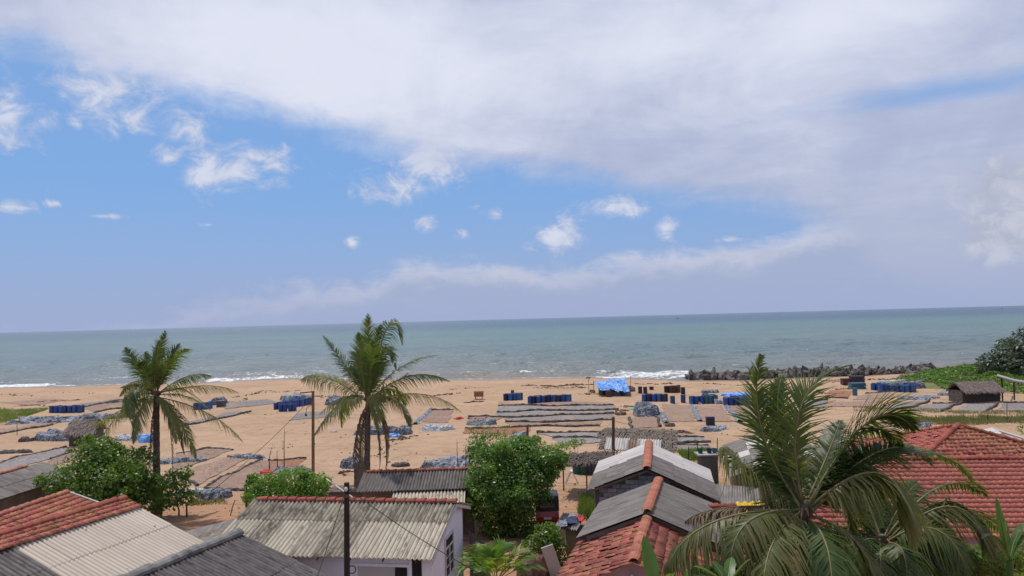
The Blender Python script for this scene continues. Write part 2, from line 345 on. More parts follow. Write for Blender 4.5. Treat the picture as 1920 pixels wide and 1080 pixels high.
# ------------------------------------------------------------------ mesh helpers
class MB:
    def __init__(s): s.v = []; s.f = []
    def add(s, V, F):
        o = len(s.v); s.v.extend([tuple(p) for p in V]); s.f.extend([tuple(i + o for i in f) for f in F]); return s
    def box(s, c, d, R=None):
        hx, hy, hz = d[0] / 2, d[1] / 2, d[2] / 2
        V = [Vector((x * hx, y * hy, z * hz)) for z in (-1, 1) for y in (-1, 1) for x in (-1, 1)]
        if R is not None: V = [R @ p for p in V]
        c = Vector(c)
        return s.add([p + c for p in V], [(0, 2, 3, 1), (4, 5, 7, 6), (0, 1, 5, 4), (2, 6, 7, 3), (0, 4, 6, 2), (1, 3, 7, 5)])
    def tube(s, pts, rad, n=6, cap=True):
        pts = [Vector(p) for p in pts]
        if not hasattr(rad, '__len__'): rad = [rad] * len(pts)
        V = []; F = []
        for i, p in enumerate(pts):
            t = (pts[min(i + 1, len(pts) - 1)] - pts[max(i - 1, 0)])
            t = t.normalized() if t.length > 1e-9 else Vector((0, 0, 1))
            a = t.cross(Vector((0, 0, 1)))
            if a.length < 0.15: a = t.cross(Vector((0, 1, 0)))
            a.normalize(); b = t.cross(a)
            for k in range(n):
                w = 2 * math.pi * k / n
                V.append(p + (a * math.cos(w) + b * math.sin(w)) * rad[i])
        for i in range(len(pts) - 1):
            for k in range(n):
                F.append((i * n + k, i * n + (k + 1) % n, (i + 1) * n + (k + 1) % n, (i + 1) * n + k))
        if cap: F.append(tuple(range(n - 1, -1, -1))); F.append(tuple((len(pts) - 1) * n + k for k in range(n)))
        return s.add(V, F)
    def lathe(s, prof, n=14, c=(0, 0, 0)):
        V = []; F = []; c = Vector(c)
        for r, z in prof:
            for k in range(n):
                w = 2 * math.pi * k / n
                V.append(c + Vector((r * math.cos(w), r * math.sin(w), z)))
        for i in range(len(prof) - 1):
            for k in range(n):
                F.append((i * n + k, i * n + (k + 1) % n, (i + 1) * n + (k + 1) % n, (i + 1) * n + k))
        F.append(tuple(range(n - 1, -1, -1))); F.append(tuple((len(prof) - 1) * n + k for k in range(n)))
        return s.add(V, F)
    def mesh(s, name, m, off=None, smooth=False):
        me = bpy.data.meshes.new(name)
        V = s.v if off is None else [(p[0] - off[0], p[1] - off[1], p[2] - off[2]) for p in s.v]
        me.from_pydata(V, [], s.f)
        me.materials.append(m)
        if smooth: me.polygons.foreach_set('use_smooth', [True] * len(me.polygons))
        me.update()
        return me
def np_mesh(name, V, F, m, smooth=False):
    """V (n,3) array, F (k,3|4) array"""
    me = bpy.data.meshes.new(name)
    V = np.ascontiguousarray(V, dtype=np.float32); F = np.ascontiguousarray(F, dtype=np.int32)
    me.vertices.add(len(V)); me.vertices.foreach_set('co', V.ravel())
    w = F.shape[1]
    me.loops.add(F.size); me.loops.foreach_set('vertex_index', F.ravel())
    me.polygons.add(len(F)); me.polygons.foreach_set('loop_start', np.arange(0, F.size, w, dtype=np.int32))
    me.polygons.foreach_set('loop_total', np.full(len(F), w, dtype=np.int32))
    if smooth: me.polygons.foreach_set('use_smooth', np.ones(len(F), dtype=bool))
    me.materials.append(m)
    me.update(calc_edges=True)
    return me
def link(name, me, parent=None, loc=None, mtx=None):
    o = bpy.data.objects.new(name, me); C.objects.link(o)
    if parent is not None: o.parent = parent
    if loc is not None: o.location = loc
    if mtx is not None: o.matrix_basis = mtx
    return o
def tag(o, label, cat, group=None):
    o['label'] = label; o['category'] = cat
    if group: o['group'] = group
    return o
def thing(name, label, cat, loc, group=None):
    o = link(name, None, loc=Vector(loc)); o.empty_display_size = 0.3
    return tag(o, label, cat, group)
def part(name, mb, m, root, smooth=False):
    """mb in world coordinates"""
    return link(name, mb.mesh(name, m, root.location, smooth), root)
def subpart(name, mb, m, p, smooth=False):
    off = p.parent.location + p.location if p.parent else p.location
    return link(name, mb.mesh(name, m, off, smooth), p)
def structure(o): o['kind'] = 'structure'; return o
def stuff(o): o['kind'] = 'stuff'; return o
def frame(O, ux, uy, uz):
    return Matrix(((ux[0], uy[0], uz[0], O[0]), (ux[1], uy[1], uz[1], O[1]), (ux[2], uy[2], uz[2], O[2]), (0, 0, 0, 1)))

# ------------------------------------------------------------------ ground and sea
SEA_Z = -1.0
SH = [(-300, 738), (0, 727), (170, 722), (390, 716), (550, 710), (700, 711), (840, 711), (1000, 709), (1100, 707), (1200, 709), (1300, 713), (1400, 712), (1500, 706), (1600, 703), (1760, 694), (1920, 689), (2300, 676)]
_sh = np.array([[*G(a, b, SEA_Z)][:2] for a, b in SH])
def shore(x):
    x = np.asarray(x, float)
    return np.interp(x, _sh[:, 0], _sh[:, 1]) + 0.9 * np.sin(x * 0.21) + 0.6 * np.sin(x * 0.53 + 1) + 0.35 * np.sin(x * 1.1 + 2)
def sst(a, b, x):
    t = np.clip((x - a) / (b - a), 0, 1); return t * t * (3 - 2 * t)
def gz(x, y):
    x = np.asarray(x, float); y = np.asarray(y, float)
    s = y - shore(x)
    z = 0.05 * np.sin(x * 0.71 + 0.4 * y) + 0.045 * np.sin(y * 0.9 - 0.3 * x + 1) + 0.03 * np.sin(x * 1.3 + y * 1.05 + 2)
    z = z * sst(-8, -25, s) * sst(200, 120, np.abs(x))
    z = z - 1.0 * sst(-22, 0, s) - np.clip(s, 0, None) * 0.09
    return z
def gp(px, py):
    p = G(px, py)
    p.z = float(gz(p.x, p.y)); return p
xs = np.concatenate([[-9000, -4000, -2000, -1000, -500, -260, -180], np.arange(-130, 150.1, 1.1), [200, 300, 600, 1200, 2500, 5000, 9000]])
ys = np.concatenate([[-9000, -3000, -1000, -300, -100, -40, -10], np.arange(5, 215, 1.1), [260]])
X, Y = np.meshgrid(xs, ys)
Z = gz(X, Y)
V = np.stack([X.ravel(), Y.ravel(), Z.ravel()], 1)
nx, ny = len(xs), len(ys)
I = (np.arange(ny - 1)[:, None] * nx + np.arange(nx - 1)[None, :]).ravel()
gm, n = new_mat('beach_sand')
geo = n.new('ShaderNodeNewGeometry').outputs['Position']
px_, py_, pz_ = n.sep(geo)[:3]
big = n.noise(geo, 0.09, 5, 0.6)
mid = n.noise(geo, 0.7, 6, 0.65)
fine = n.noise(geo, 6.0, 5, 0.7)
col = n.mix(n.ss(big, 0.3, 0.7), (0.375, 0.248, 0.158, 1), (0.435, 0.295, 0.195, 1))
col = n.mix(n.ss(mid, 0.42, 0.72, 0.0, 0.55), col, (0.305, 0.197, 0.125, 1))
col = n.mix(n.ss(fine, 0.55, 0.8, 0.0, 0.5), col, (0.33, 0.21, 0.12, 1))
red = n.m('ADD', n.ss(py_, 70, 38), n.m('MULTIPLY', n.m('SUBTRACT', big, 0.5), 0.8))
col = n.mix(n.ss(red, 0.3, 1.0, 0.0, 0.85), col, (0.36, 0.19, 0.11, 1))
# litter flecks
vor = n.new('ShaderNodeTexVoronoi'); n.put(vor.inputs['Vector'], geo); vor.inputs['Scale'].default_value = 0.55
fl = n.m('MULTIPLY', n.ss(n.m('ADD', vor.outputs['Distance'], n.m('MULTIPLY', n.m('SUBTRACT', fine, 0.5), 0.25)), 0.13, 0.07), n.ss(n.noise(geo, 0.16, 3), 0.45, 0.6))
col = n.mix(n.m('MULTIPLY', fl, 0.7), col, (0.12, 0.085, 0.06, 1))
wet = n.ss(n.m('ADD', pz_, n.m('MULTIPLY', n.m('SUBTRACT', mid, 0.5), 0.25)), -0.62, -0.84)
col = n.mix(n.m('MULTIPLY', wet, 0.75), col, (0.21, 0.145, 0.095, 1))
vf = n.new('ShaderNodeTexVoronoi', feature='SMOOTH_F1'); n.put(vf.inputs['Vector'], geo); vf.inputs['Scale'].default_value = 1.6
pits = n.m('MULTIPLY', n.ss(vf.outputs['Distance'], 0.30, 0.10), n.ss(n.noise(geo, 0.12, 4), 0.42, 0.6))
tw = n.noise(n.vm('MULTIPLY', geo, (0.035, 0.06, 0)), 1.0, 4, 0.6)
track = n.m('MULTIPLY', n.ss(n.m('ABSOLUTE', n.m('SUBTRACT', tw, 0.5)), 0.014, 0.003), n.ss(pz_, -0.3, -0.1))
col = n.mix(n.m('MULTIPLY', n.m('MAXIMUM', track, pits), 0.28), col, (0.27, 0.17, 0.10, 1))
hgt = n.m('SUBTRACT', n.m('ADD', mid, n.m('MULTIPLY', fine, 0.35)), n.m('MULTIPLY', n.m('ADD', pits, track), 0.45))
finish(n, col, n.lin(wet, 0, 1, 0.95, 0.35), hgt, 0.9, 0.28, 0.2)
structure(link('ground', np_mesh('ground', V, np.stack([I, I + 1, I + nx + 1, I + nx], 1), gm, True)))

ysea = np.concatenate([np.arange(112, 330, 0.9), 330 * (60000 / 330) ** (np.linspace(0, 1, 130) ** 1.15)[1:]])
an = np.concatenate([[-30, -8, -3, -1.6], np.linspace(-0.95, 1.05, 300), [1.7, 3, 8, 30]])
A_, YY = np.meshgrid(an, ysea)
XX = A_ * (YY + 15)
S_ = YY - shore(XX)
fade = np.clip(1 - (YY - 200) / 500, 0, 1) * sst(-3, 12, S_) * (np.abs(A_) < 1.2)
wv = np.zeros_like(XX)
for k in range(16):
    wl = 3.2 * 1.24 ** k * 0.55 + 2.5; th = math.radians(RNG.uniform(-28, 22)) ; ph = RNG.uniform(0, 6.28)
    wv += 0.021 * wl ** 0.62 * np.sin((XX * math.sin(th) + YY * math.cos(th)) * 2 * math.pi / wl + ph + 0.8 * np.sin(XX * 0.05 + k))
def ridge_wave(off, amp, wid, cx, sx):
    return amp * np.exp(-((S_ - off - 1.2 * np.sin(XX * 0.09 + off) - 0.7 * np.sin(XX * .3)) / wid) ** 2) * np.exp(-((XX - cx) / sx) ** 2)
brk = ridge_wave(9, .5, 1.3, 20, 22) + ridge_wave(6, .4, 1.2, -62, 14) + ridge_wave(4, .4, 1.2, -112, 24) + ridge_wave(16, .5, 1.5, 30, 40) + ridge_wave(20, .35, 1.6, -40, 60) + ridge_wave(30, .4, 1.6, 10, 50)
ZZ = SEA_Z + wv * fade + brk * 0.8
V = np.stack([XX.ravel(), YY.ravel(), ZZ.ravel()], 1)
nx, ny = len(an), len(ysea)
I = (np.arange(ny - 1)[:, None] * nx + np.arange(nx - 1)[None, :]).ravel()
sm, n = new_mat('sea_water')
att = n.new('ShaderNodeAttribute', attribute_name='shore_distance').outputs['Fac']
foam_a = n.new('ShaderNodeAttribute', attribute_name='surf').outputs['Fac']
geo = n.new('ShaderNodeNewGeometry').outputs['Position']
gx, gy, gzz = n.sep(geo)[:3]
w0 = n.noise(n.vm('MULTIPLY', geo, (0.018, 0.05, 0)), 1.0, 6, 0.6)
lay = n.m('ADD', att, n.m('MULTIPLY', n.m('SUBTRACT', w0, 0.5), 60.0))
col = n.mix(n.ss(lay, 0, 26), (0.235, 0.19, 0.15, 1), (0.16, 0.172, 0.168, 1))
col = n.mix(n.ss(lay, 10, 130), col, (0.115, 0.172, 0.178, 1))
col = n.mix(n.ss(lay, 120, 500), col, (0.085, 0.175, 0.178, 1))
far = n.m('LOGARITHM', n.m('MAXIMUM', att, 1.0), 10.0)
col = n.mix(n.ss(n.m('ADD', far, n.m('MULTIPLY', n.m('SUBTRACT', w0, 0.5), 0.4)), 2.75, 3.15), col, (0.028, 0.088, 0.165, 1))
# water colour turns paler grey towards the left
pale_left = n.ss(n.m('SUBTRACT', n.m('DIVIDE', gx, n.m('ADD', gy, 15.0)), n.m('MULTIPLY', n.m('SUBTRACT', w0, 0.5), 0.5)), 0.12, -0.45)
col = n.mix(n.m('MULTIPLY', pale_left, 0.5), col, (0.15, 0.178, 0.185, 1))
str_ = n.noise(n.vm('MULTIPLY', geo, (0.0022, 0.011, 0)), 1.0, 5, 0.6)
col = n.mix(n.ss(str_, 0.4, 0.65, 0.0, 0.35), col, (0.06, 0.12, 0.135, 1))
# foam
f1 = n.noise(n.vm('MULTIPLY', geo, (0.42, 0.38, 0)), 1.0, 8, 0.75, 1.2)
foam = n.ss(n.m('ADD', foam_a, n.m('MULTIPLY', n.m('SUBTRACT', f1, 0.5), 3.0)), 0.36, 0.66)
c1 = n.noise(n.vm('MULTIPLY', geo, (0.035, 0.16, 0)), 1.0, 8, 0.7)
cp = n.noise(n.vm('MULTIPLY', geo, (0.006, 0.016, 0)), 1.0, 3, 0.5)
f2 = n.noise(n.vm('MULTIPLY', geo, (1.1, 0.8, 0)), 1.0, 6, 0.8, 0.6)
foam = n.m('MULTIPLY', foam, n.ss(f2, 0.36, 0.56, 0.25, 1.0))
caps = n.m('MULTIPLY', n.ss(n.m('ADD', c1, n.m('MULTIPLY', n.m('SUBTRACT', cp, 0.5), 0.22)), 0.69, 0.75), n.ss(att, 1200, 250))
foam = n.m('MAXIMUM', foam, n.m('MULTIPLY', caps, 0.75))
wn = n.noise(n.vm('MULTIPLY', geo, (0.22, 0.5, 0)), 1.0, 7, 0.62)
wn3 = n.noise(n.vm('MULTIPLY', geo, (0.075, 0.06, 0)), 1.0, 5, 0.6, 0.5)
col = n.mix(n.ss(wn3, 0.45, 0.7, 0.0, 0.35), col, (0.055, 0.085, 0.09, 1))
wn2 = n.noise(n.vm('MULTIPLY', geo, (0.02, 0.075, 0)), 1.0, 6, 0.6)
bmp = n.new('ShaderNodeBump'); bmp.inputs['Strength'].default_value = 1.0; bmp.inputs['Distance'].default_value = 1.0
n.put(bmp.inputs['Height'], n.m('ADD', n.m('MULTIPLY', wn, 0.75), n.m('ADD', n.m('MULTIPLY', wn3, 3.0), n.m('MULTIPLY', wn2, 2.4))))
di = n.new('ShaderNodeBsdfDiffuse'); n.put(di.inputs[0], col); n.nt.links.new(bmp.outputs[0], di.inputs['Normal'])
gl = n.new('ShaderNodeBsdfGlossy'); gl.inputs['Roughness'].default_value = 0.22; n.nt.links.new(bmp.outputs[0], gl.inputs['Normal'])
fr = n.new('ShaderNodeFresnel'); fr.inputs['IOR'].default_value = 1.33; n.nt.links.new(bmp.outputs[0], fr.inputs['Normal'])
mx = n.new('ShaderNodeMixShader'); n.put(mx.inputs[0], n.m('MINIMUM', n.m('MULTIPLY', fr.outputs[0], 0.8), 0.44))
n.nt.links.new(di.outputs[0], mx.inputs[1]); n.nt.links.new(gl.outputs[0], mx.inputs[2])
fd = n.new('ShaderNodeBsdfDiffuse'); fd.inputs[0].default_value = (0.72, 0.72, 0.72, 1)
mx2 = n.new('ShaderNodeMixShader'); n.put(mx2.inputs[0], foam)
n.nt.links.new(mx.outputs[0], mx2.inputs[1]); n.nt.links.new(fd.outputs[0], mx2.inputs[2])
o = n.new('ShaderNodeOutputMaterial'); n.nt.links.new(mx2.outputs[0], o.inputs[0])
me = np_mesh('sea', V, np.stack([I, I + 1, I + nx + 1, I + nx], 1), sm, True)
a = me.attributes.new('shore_distance', 'FLOAT', 'POINT'); a.data.foreach_set('value', S_.ravel().astype(np.float32))
def gx_(px): return G(px, 712, SEA_Z).x
def win(a, b, soft=5.0): return sst(gx_(a) - soft, gx_(a) + soft, XX) * sst(gx_(b) + soft, gx_(b) - soft, XX)
surf = 0.72 * win(-250, 172, 3) * np.exp(-((S_ - 2.2) / 3.4) ** 2) + 0.66 * win(385, 548, 3) * np.exp(-((S_ - 5) / 3.6) ** 2)
surf += 0.45 * win(170, 400, 4) * np.exp(-((S_ - 1.5) / 2.0) ** 2) + 0.40 * win(560, 1010, 6) * np.exp(-((S_ - 1.2) / 1.4) ** 2)
surf += 0.5 * win(1010, 1200, 4) * np.exp(-((S_ - 1.6) / 2.2) ** 2) + 0.40 * win(1140, 1330, 5) * np.exp(-((S_ - 6) / 7.5) ** 2)
surf += 0.50 * win(1170, 1335, 6) * np.exp(-((S_ - 15) / 9) ** 2) + 0.3 * win(1120, 1340, 8) * np.exp(-((S_ - 24) / 4) ** 2) + 0.33 * win(560, 1150, 12) * np.exp(-((S_ - 15) / 2) ** 2) + 0.25 * win(1330, 1500, 6) * np.exp(-((S_ - 4) / 3) ** 2)
surf += 0.33 * win(0, 560, 10) * np.exp(-((S_ - 16) / 5) ** 2)
a = me.attributes.new('surf', 'FLOAT', 'POINT'); a.data.foreach_set('value', surf.ravel().astype(np.float32))
structure(link('sea', me))
# ------------------------------------------------------------------ roofs and houses
def sheet_mesh(name, w, L, nc, amp, m, seg=4):
    """corrugated sheet: x across, y down the slope, z up; with a bent lower lip"""
    k = (nc + 1) * seg
    V = []; F = []
    for j, (y, dz) in enumerate(((0, 0), (L, 0), (L, -0.012))):
        for i in range(k + 1):
            V.append((w * i / (nc * seg), y, amp * math.cos(2 * math.pi * i / seg) + dz))
    for j in range(2):
        for i in range(k):
            a = j * (k + 1) + i
            F.append((a, a + 1, a + k + 2, a + k + 1))
    me = bpy.data.meshes.new(name); me.from_pydata(V, [], F); me.materials.append(m); me.update()
    return me
def basis(O, Xv, Yv):
    """frame whose z points up; O may move to the other end of X"""
    O, Xv, Yv = Vector(O), Vector(Xv), Vector(Yv)
    if Xv.cross(Yv).z < 0: O, Xv = O + Xv, -Xv
    ux, uy = Xv.normalized(), Yv.normalized()
    uz = ux.cross(uy).normalized(); ux = uy.cross(uz)
    return O, ux, uy, uz, Xv.length, Yv.length
_sheets = {}
def corrugated(root, O, Xv, Yv, cols, rows, matf, nc=7, amp=0.026, jit=0.006, lap=0.13, name='roof_sheet', skip=None, rowfrac=None, step=.005):
    O, ux, uy, uz, LX, LY = basis(O, Xv, Yv)
    w = LX / cols
    edges = rowfrac or [i / rows for i in range(rows + 1)]
    for j in range(rows):
        L = (edges[j + 1] - edges[j]) * LY + (lap if j < rows - 1 else 0)
        for i in range(cols):
            mm = matf(i, j, cols)
            if mm is None: continue
            key = (round(w, 3), round(L, 3), nc, amp, mm.name)
            if key not in _sheets: _sheets[key] = sheet_mesh(name, w, L, nc, amp, mm)
            p = O + ux * (w * i - 0.02) + uy * (edges[j] * LY + random.uniform(-.01, .02)) + uz * (0.02 * (rows - j) + step * (i % 2) + random.uniform(0, jit))
            a = random.gauss(0, 0.004)
            link(name, _sheets[key], root, mtx=frame(p - root.location, (ux + uy * a).normalized(), (uy - ux * a).normalized(), uz))
_TP0 = [(0, .034), (.13, .034), (.26, .004), (.5, .014), (.74, .004), (.87, .034), (1, .034)]
_TP1 = [(-.02, .012), (.1, .034), (.25, .02), (.5, .006), (.75, .008), (.95, .012)]
def tile_arrays(w, e):
    _TP = _TP1 if w > .27 else _TP0
    L = e * 1.22; V = []; F = []
    for y, dz in ((0, 0.0), (L, 0.062), (L, 0.0)):
        for a, z in _TP: V.append(((a - .5) * w * 1.02, y, z + dz))
    k = len(_TP)
    for j in range(2):
        for i in range(k - 1): F.append((j * k + i, j * k + i + 1, (j + 1) * k + i + 1, (j + 1) * k + i))
    return np.array(V), np.array(F)
_tiles = {}
def tiles(root, O, Xv, Yv, w, e, mm, limit=300, inside=None, rough=0.004, stagger=True, drop=0.0, name='roof_tile'):
    O, ux, uy, uz, LX, LY = basis(O, Xv, Yv)
    TV, TF = tile_arrays(w, e)
    key = (w, e, mm.name)
    if key not in _tiles: _tiles[key] = np_mesh(name, TV, TF, mm)
    spots = []
    for j in range(int(round(LY / e))):
        for i in range(int(LX / w) + 1):
            x = (i + (0.5 if stagger and j % 2 else 0) + 0.25) * w
            y = j * e
            if x > LX or (inside and not inside(x / LX, (y + e * .5) / LY)): continue
            if random.random() < drop: continue
            p = O + ux * x + uy * y + uz * (0.02 + random.gauss(0, rough))
            spots.append((p, random.gauss(0, rough * 4), random.gauss(0, rough * 5)))
    spots.sort(key=lambda s: (s[0] - Vector(_c)).length)
    rest = []
    for q, (p, a, b) in enumerate(spots):
        x2 = (ux + uy * a + uz * b * .5).normalized(); z2 = x2.cross((uy - ux * a + uz * b * .4).normalized()).normalized(); y2 = z2.cross(x2)
        if q < limit: link(name, _tiles[key], root, mtx=frame(p - root.location, x2, y2, z2))
        else: rest.append((p - root.location, x2, y2, z2))
    if rest:
        R = np.array([[list(x), list(y), list(z)] for _, x, y, z in rest])
        P = np.array([list(p) for p, *_ in rest])
        V = np.einsum('vk,nkc->nvc', TV, R) + P[:, None, :]
        F = (TF[None] + (np.arange(len(rest)) * len(TV))[:, None, None]).reshape(-1, 4)
        stuff(link('roof_tiles', np_mesh('roof_tiles', V.reshape(-1, 3), F, mm), root))
_caps = {}
def ridge_caps(root, A, B, step, rad, mm, name='ridge_tile', flat=0.75):
    A, B = Vector(A), Vector(B); d = B - A; L = d.length; d.normalize()
    s = d.cross(Vector((0, 0, 1))).normalized(); u = s.cross(d)
    nn = max(1, round(L / step)); st = L / nn
    key = (round(st, 3), rad, mm.name)
    if key not in _caps:
        V = []; F = []; K = 6
        for y, rr in ((-0.02, rad * .92), (st + 0.03, rad * 1.24)):
            for k in range(K + 1):
                a = math.pi * k / K
                V.append((rr * math.cos(a), y, rr * math.sin(a) * flat + (0.02 if y > 0 else 0) - rad * .15))
        for k in range(K): F.append((k, K + 1 + k, K + 2 + k, k + 1))
        F.append(tuple(K + 1 + k for k in range(K + 1)))
        me = bpy.data.meshes.new(name); me.from_pydata(V, [], F); me.materials.append(mm); me.update()
        _caps[key] = me
    for i in range(nn):
        p = A + d * (st * i) - root.location + u * random.uniform(-.008, .012)
        a = random.gauss(0, 0.02)
        d2 = (d + s * a).normalized(); s2 = d2.cross(u).normalized()
        link(name, _caps[key], root, mtx=frame(p, s2, d2, s2.cross(d2)))
class House:
    """gable house from its ridge; s is to the right looking from A to B"""
    def __init__(h, name, label, cat, A, B, wl, wr, dl, dr, group=None):
        h.A, h.B = Vector(A), Vector(B)
        d = h.B - h.A; h.L = d.length; h.d = d.normalized(); h.s = Vector((h.d.y, -h.d.x, 0)).normalized()
        h.wl, h.wr, h.dl, h.dr = wl, wr, dl, dr
        c = (h.A + h.B) / 2; h.root = thing(name, label, cat, (c.x, c.y, 0), group)
        h.right = (h.A, h.B - h.A, h.s * wr - Vector((0, 0, dr)))
        h.left = (h.A, h.B - h.A, -h.s * wl - Vector((0, 0, dl)))
    def p(h, t, side, z=None):
        """t metres from A along the ridge, side metres to the right"""
        q = h.A + h.d * t + h.s * side
        if z is not None: q.z = z
        return q
    def roofz(h, side, t=0):
        return h.A.z + (h.B.z - h.A.z) * t / h.L - (h.dr * side / h.wr if side > 0 else h.dl * -side / h.wl)
    def walls(h, mm, ovA=0.35, ovB=0.35, il=0.4, ir=0.4, under=0.07, base=-0.2):
        l, r = -(h.wl - il), h.wr - ir
        V = []
        for t in (ovA, h.L - ovB):
            V += [h.p(t, l, base), h.p(t, r, base), h.p(t, r, h.roofz(r, t) - under), h.p(t, 0, h.roofz(0, t) - under), h.p(t, l, h.roofz(l, t) - under)]
        F = [(0, 1, 2, 3, 4), (9, 8, 7, 6, 5), (0, 5, 6, 1), (1, 6, 7, 2), (2, 7, 8, 3), (3, 8, 9, 4), (4, 9, 5, 0)]
        return part('wall', MB().add(V, F), mm, h.root)
    def fascia(h, mm, t, thick=0.04, hgt=0.14, top=-.03):
        for side, w, dz in ((1, h.wr, h.dr), (-1, h.wl, h.dl)):
            a = h.p(t, 0); b = h.p(t, side * w); b.z = a.z - dz
            mb = MB(); e = h.d * thick / 2
            V = [a - e, a + e, b + e, b - e]; V = [v + Vector((0, 0, top)) for v in V] + [v + Vector((0, 0, top - hgt)) for v in V]
            mb.add(V, [(0, 1, 2, 3), (7, 6, 5, 4), (0, 4, 5, 1), (1, 5, 6, 2), (2, 6, 7, 3), (3, 7, 4, 0)])
            part('verge_board', mb, mm, h.root)
def wallbox(h_p, t0, t1, s0, s1, z0, z1):
    """box between two corners given in a house's own frame"""
    V = [h_p(t, s, z) for z in (z0, z1) for s in (s0, s1) for t in (t0, t1)]
    return MB().add(V, [(0, 2, 3, 1), (4, 5, 7, 6), (0, 1, 5, 4), (2, 6, 7, 3), (0, 4, 6, 2), (1, 3, 7, 5)])

# white house in the middle foreground
h = House('white_house', 'white plastered house with stained cream corrugated roof and red ridge tiles', 'house', G(485, 938, 3.8), G(855, 943, 3.8), 2.6, 4.0, 0.75, 1.12)
# (looking along its ridge from left to right the sea side is its left)
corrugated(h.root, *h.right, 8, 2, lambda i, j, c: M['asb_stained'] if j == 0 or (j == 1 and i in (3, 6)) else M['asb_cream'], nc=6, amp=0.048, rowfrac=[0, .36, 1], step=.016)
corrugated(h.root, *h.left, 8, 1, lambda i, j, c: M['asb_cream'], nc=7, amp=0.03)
ridge_caps(h.root, h.A + Vector((0, 0, .05)), h.B + Vector((0, 0, .05)), 0.44, 0.17, M['ridge'])
h.walls(M['white_wall'], il=1.0, ovB=0.12, ir=0.5)
h.fascia(M['white_paint'], h.L + 0.02)
for k in range(7):
    t = 0.6 + k * (h.L - 1.2) / 6
    part('rafter', MB().tube([h.p(t, 3.5, h.roofz(3.5) - .10), h.p(t, 3.98, h.roofz(3.98) - .10)], 0.035, 4), M['wood'], h.root)
fs = 3.5
for t0, t1, z0, z1, mm, nm in ((5.9, 7.35, 0, 2.25, 'board', 'door'), (7.38, 7.85, 0, 2.25, 'dark', 'doorway'), (8.05, 8.42, 0, 2.6, 'dark', 'doorway')):
    part(nm, wallbox(h.p, t0, t1, fs - .05, fs + .03, z0, z1), M[mm], h.root)
part('door_frame', wallbox(h.p, 5.8, 7.95, fs - .05, fs + .06, 2.25, 2.36), M['white_wall'], h.root)
for t0, t1 in ((5.8, 5.9), (7.95, 8.05)):
    part('door_frame', wallbox(h.p, t0, t1, fs - .05, fs + .06, 0, 2.25 if t0 < 7 else 2.6), M['white_wall'], h.root)
# gable window
tw = h.L - .12
wz0, wz1, ws0, ws1 = 1.15, 2.72, 0.25, 1.55
w_ = part('window', wallbox(h.p, tw - .04, tw + .015, ws0, ws1, wz0, wz1), M['dark'], h.root)
for a, b, z0, z1 in ((ws0, ws1, wz1 - .05, wz1 + .05), (ws0, ws1, wz0 - .06, wz0 + .03), (ws0 - .05, ws0 + .04, wz0 + .03, wz1 - .05), (ws1 - .04, ws1 + .05, wz0 + .03, wz1 - .05), (.87, .93, wz0 + .03, 2.27), (ws0 + .04, ws1 - .04, 2.27, 2.34)):
    subpart('frame', wallbox(h.p, tw + .016, tw + .05, a, b, z0, z1), M['white_paint'], w_)
for zz in (1.55, 1.9):
    for a, b in ((ws0 + .04, .87), (.93, ws1 - .04)):
        subpart('glazing_bar', wallbox(h.p, tw + .017, tw + .035, a, b, zz, zz + .035), M['white_paint'], w_)
for a, b in ((ws0 + .04, .87), (.93, ws1 - .04)):
    for z0, z1 in ((1.18, 1.55), (1.585, 1.9), (1.935, 2.27)):
        subpart('pane', wallbox(h.p, tw + .016, tw + .022, a, b, z0, z1), M['glass'], w_)
WH = h

# house at the bottom left: red ridge strip over pale and dark corrugated sheets
A0, B0 = G(0, 1008, 3.8), G(232, 940, 3.8)
dd = (B0 - A0).normalized()
h = House('corrugated_house', 'low house with pale and dark corrugated sheets under a row of red tiles', 'house', A0 - dd * 7.3, B0, 1.2, 4.4, 0.35, 1.55)
cw = h.L / 11
strip = 0.21
sv = h.right[2]
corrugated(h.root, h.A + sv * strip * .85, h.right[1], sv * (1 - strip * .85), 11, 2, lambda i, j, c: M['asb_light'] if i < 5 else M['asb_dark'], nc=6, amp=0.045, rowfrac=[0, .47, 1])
tiles(h.root, h.A + Vector((0, 0, .10)), h.right[1], sv * strip, 0.24, 0.31, M['tile'], limit=200, stagger=False)
tiles(h.root, h.A + Vector((0, 0, .06)), h.left[1], h.left[2], 0.24, 0.31, M['tile'], limit=0)
ridge_caps(h.root, h.A + Vector((0, 0, .13)), h.B + Vector((0, 0, .13)), 0.45, 0.19, M['ridge'])
h.walls(M['brown_wall'], il=0.3)
mb = MB()
O_, ux_, uy_, uz_, LX_, LY_ = basis(h.A + sv * strip * .85, h.right[1], sv * (1 - strip * .85))
for k in range(11):
    for vv in (.1, .43, .56, .93):
        if random.random() < .62: mb.box(O_ + ux_ * (LX_ * (k + random.uniform(.2, .8)) / 11) + uy_ * (LY_ * vv) + uz_ * .085, (.06, .06, .03))
part('roof_bolts', mb, M['white_paint'], h.root)['kind'] = 'stuff'
# red tiled house behind it
A0, B0 = G(0, 967, 3.45), G(125, 925, 3.45)
dd = (B0 - A0).normalized()
h = House('red_tiled_house', 'red clay tiled roof beside a leafy tree with pale verge board', 'house', A0 - dd * 3, B0, 2.4, 2.4, 0.8, 0.8)
tiles(h.root, *h.right, 0.24, 0.36, M['tile'], limit=280, stagger=False)
tiles(h.root, *h.left, 0.24, 0.36, M['tile'], limit=0)
ridge_caps(h.root, h.A + Vector((0, 0, .06)), h.B + Vector((0, 0, .06)), 0.42, 0.15, M['ridge_orange'])
h.walls(M['brown_wall'], ovB=.15)
h.fascia(M['board'], h.L + .05, hgt=.16, top=.12, thick=.1)
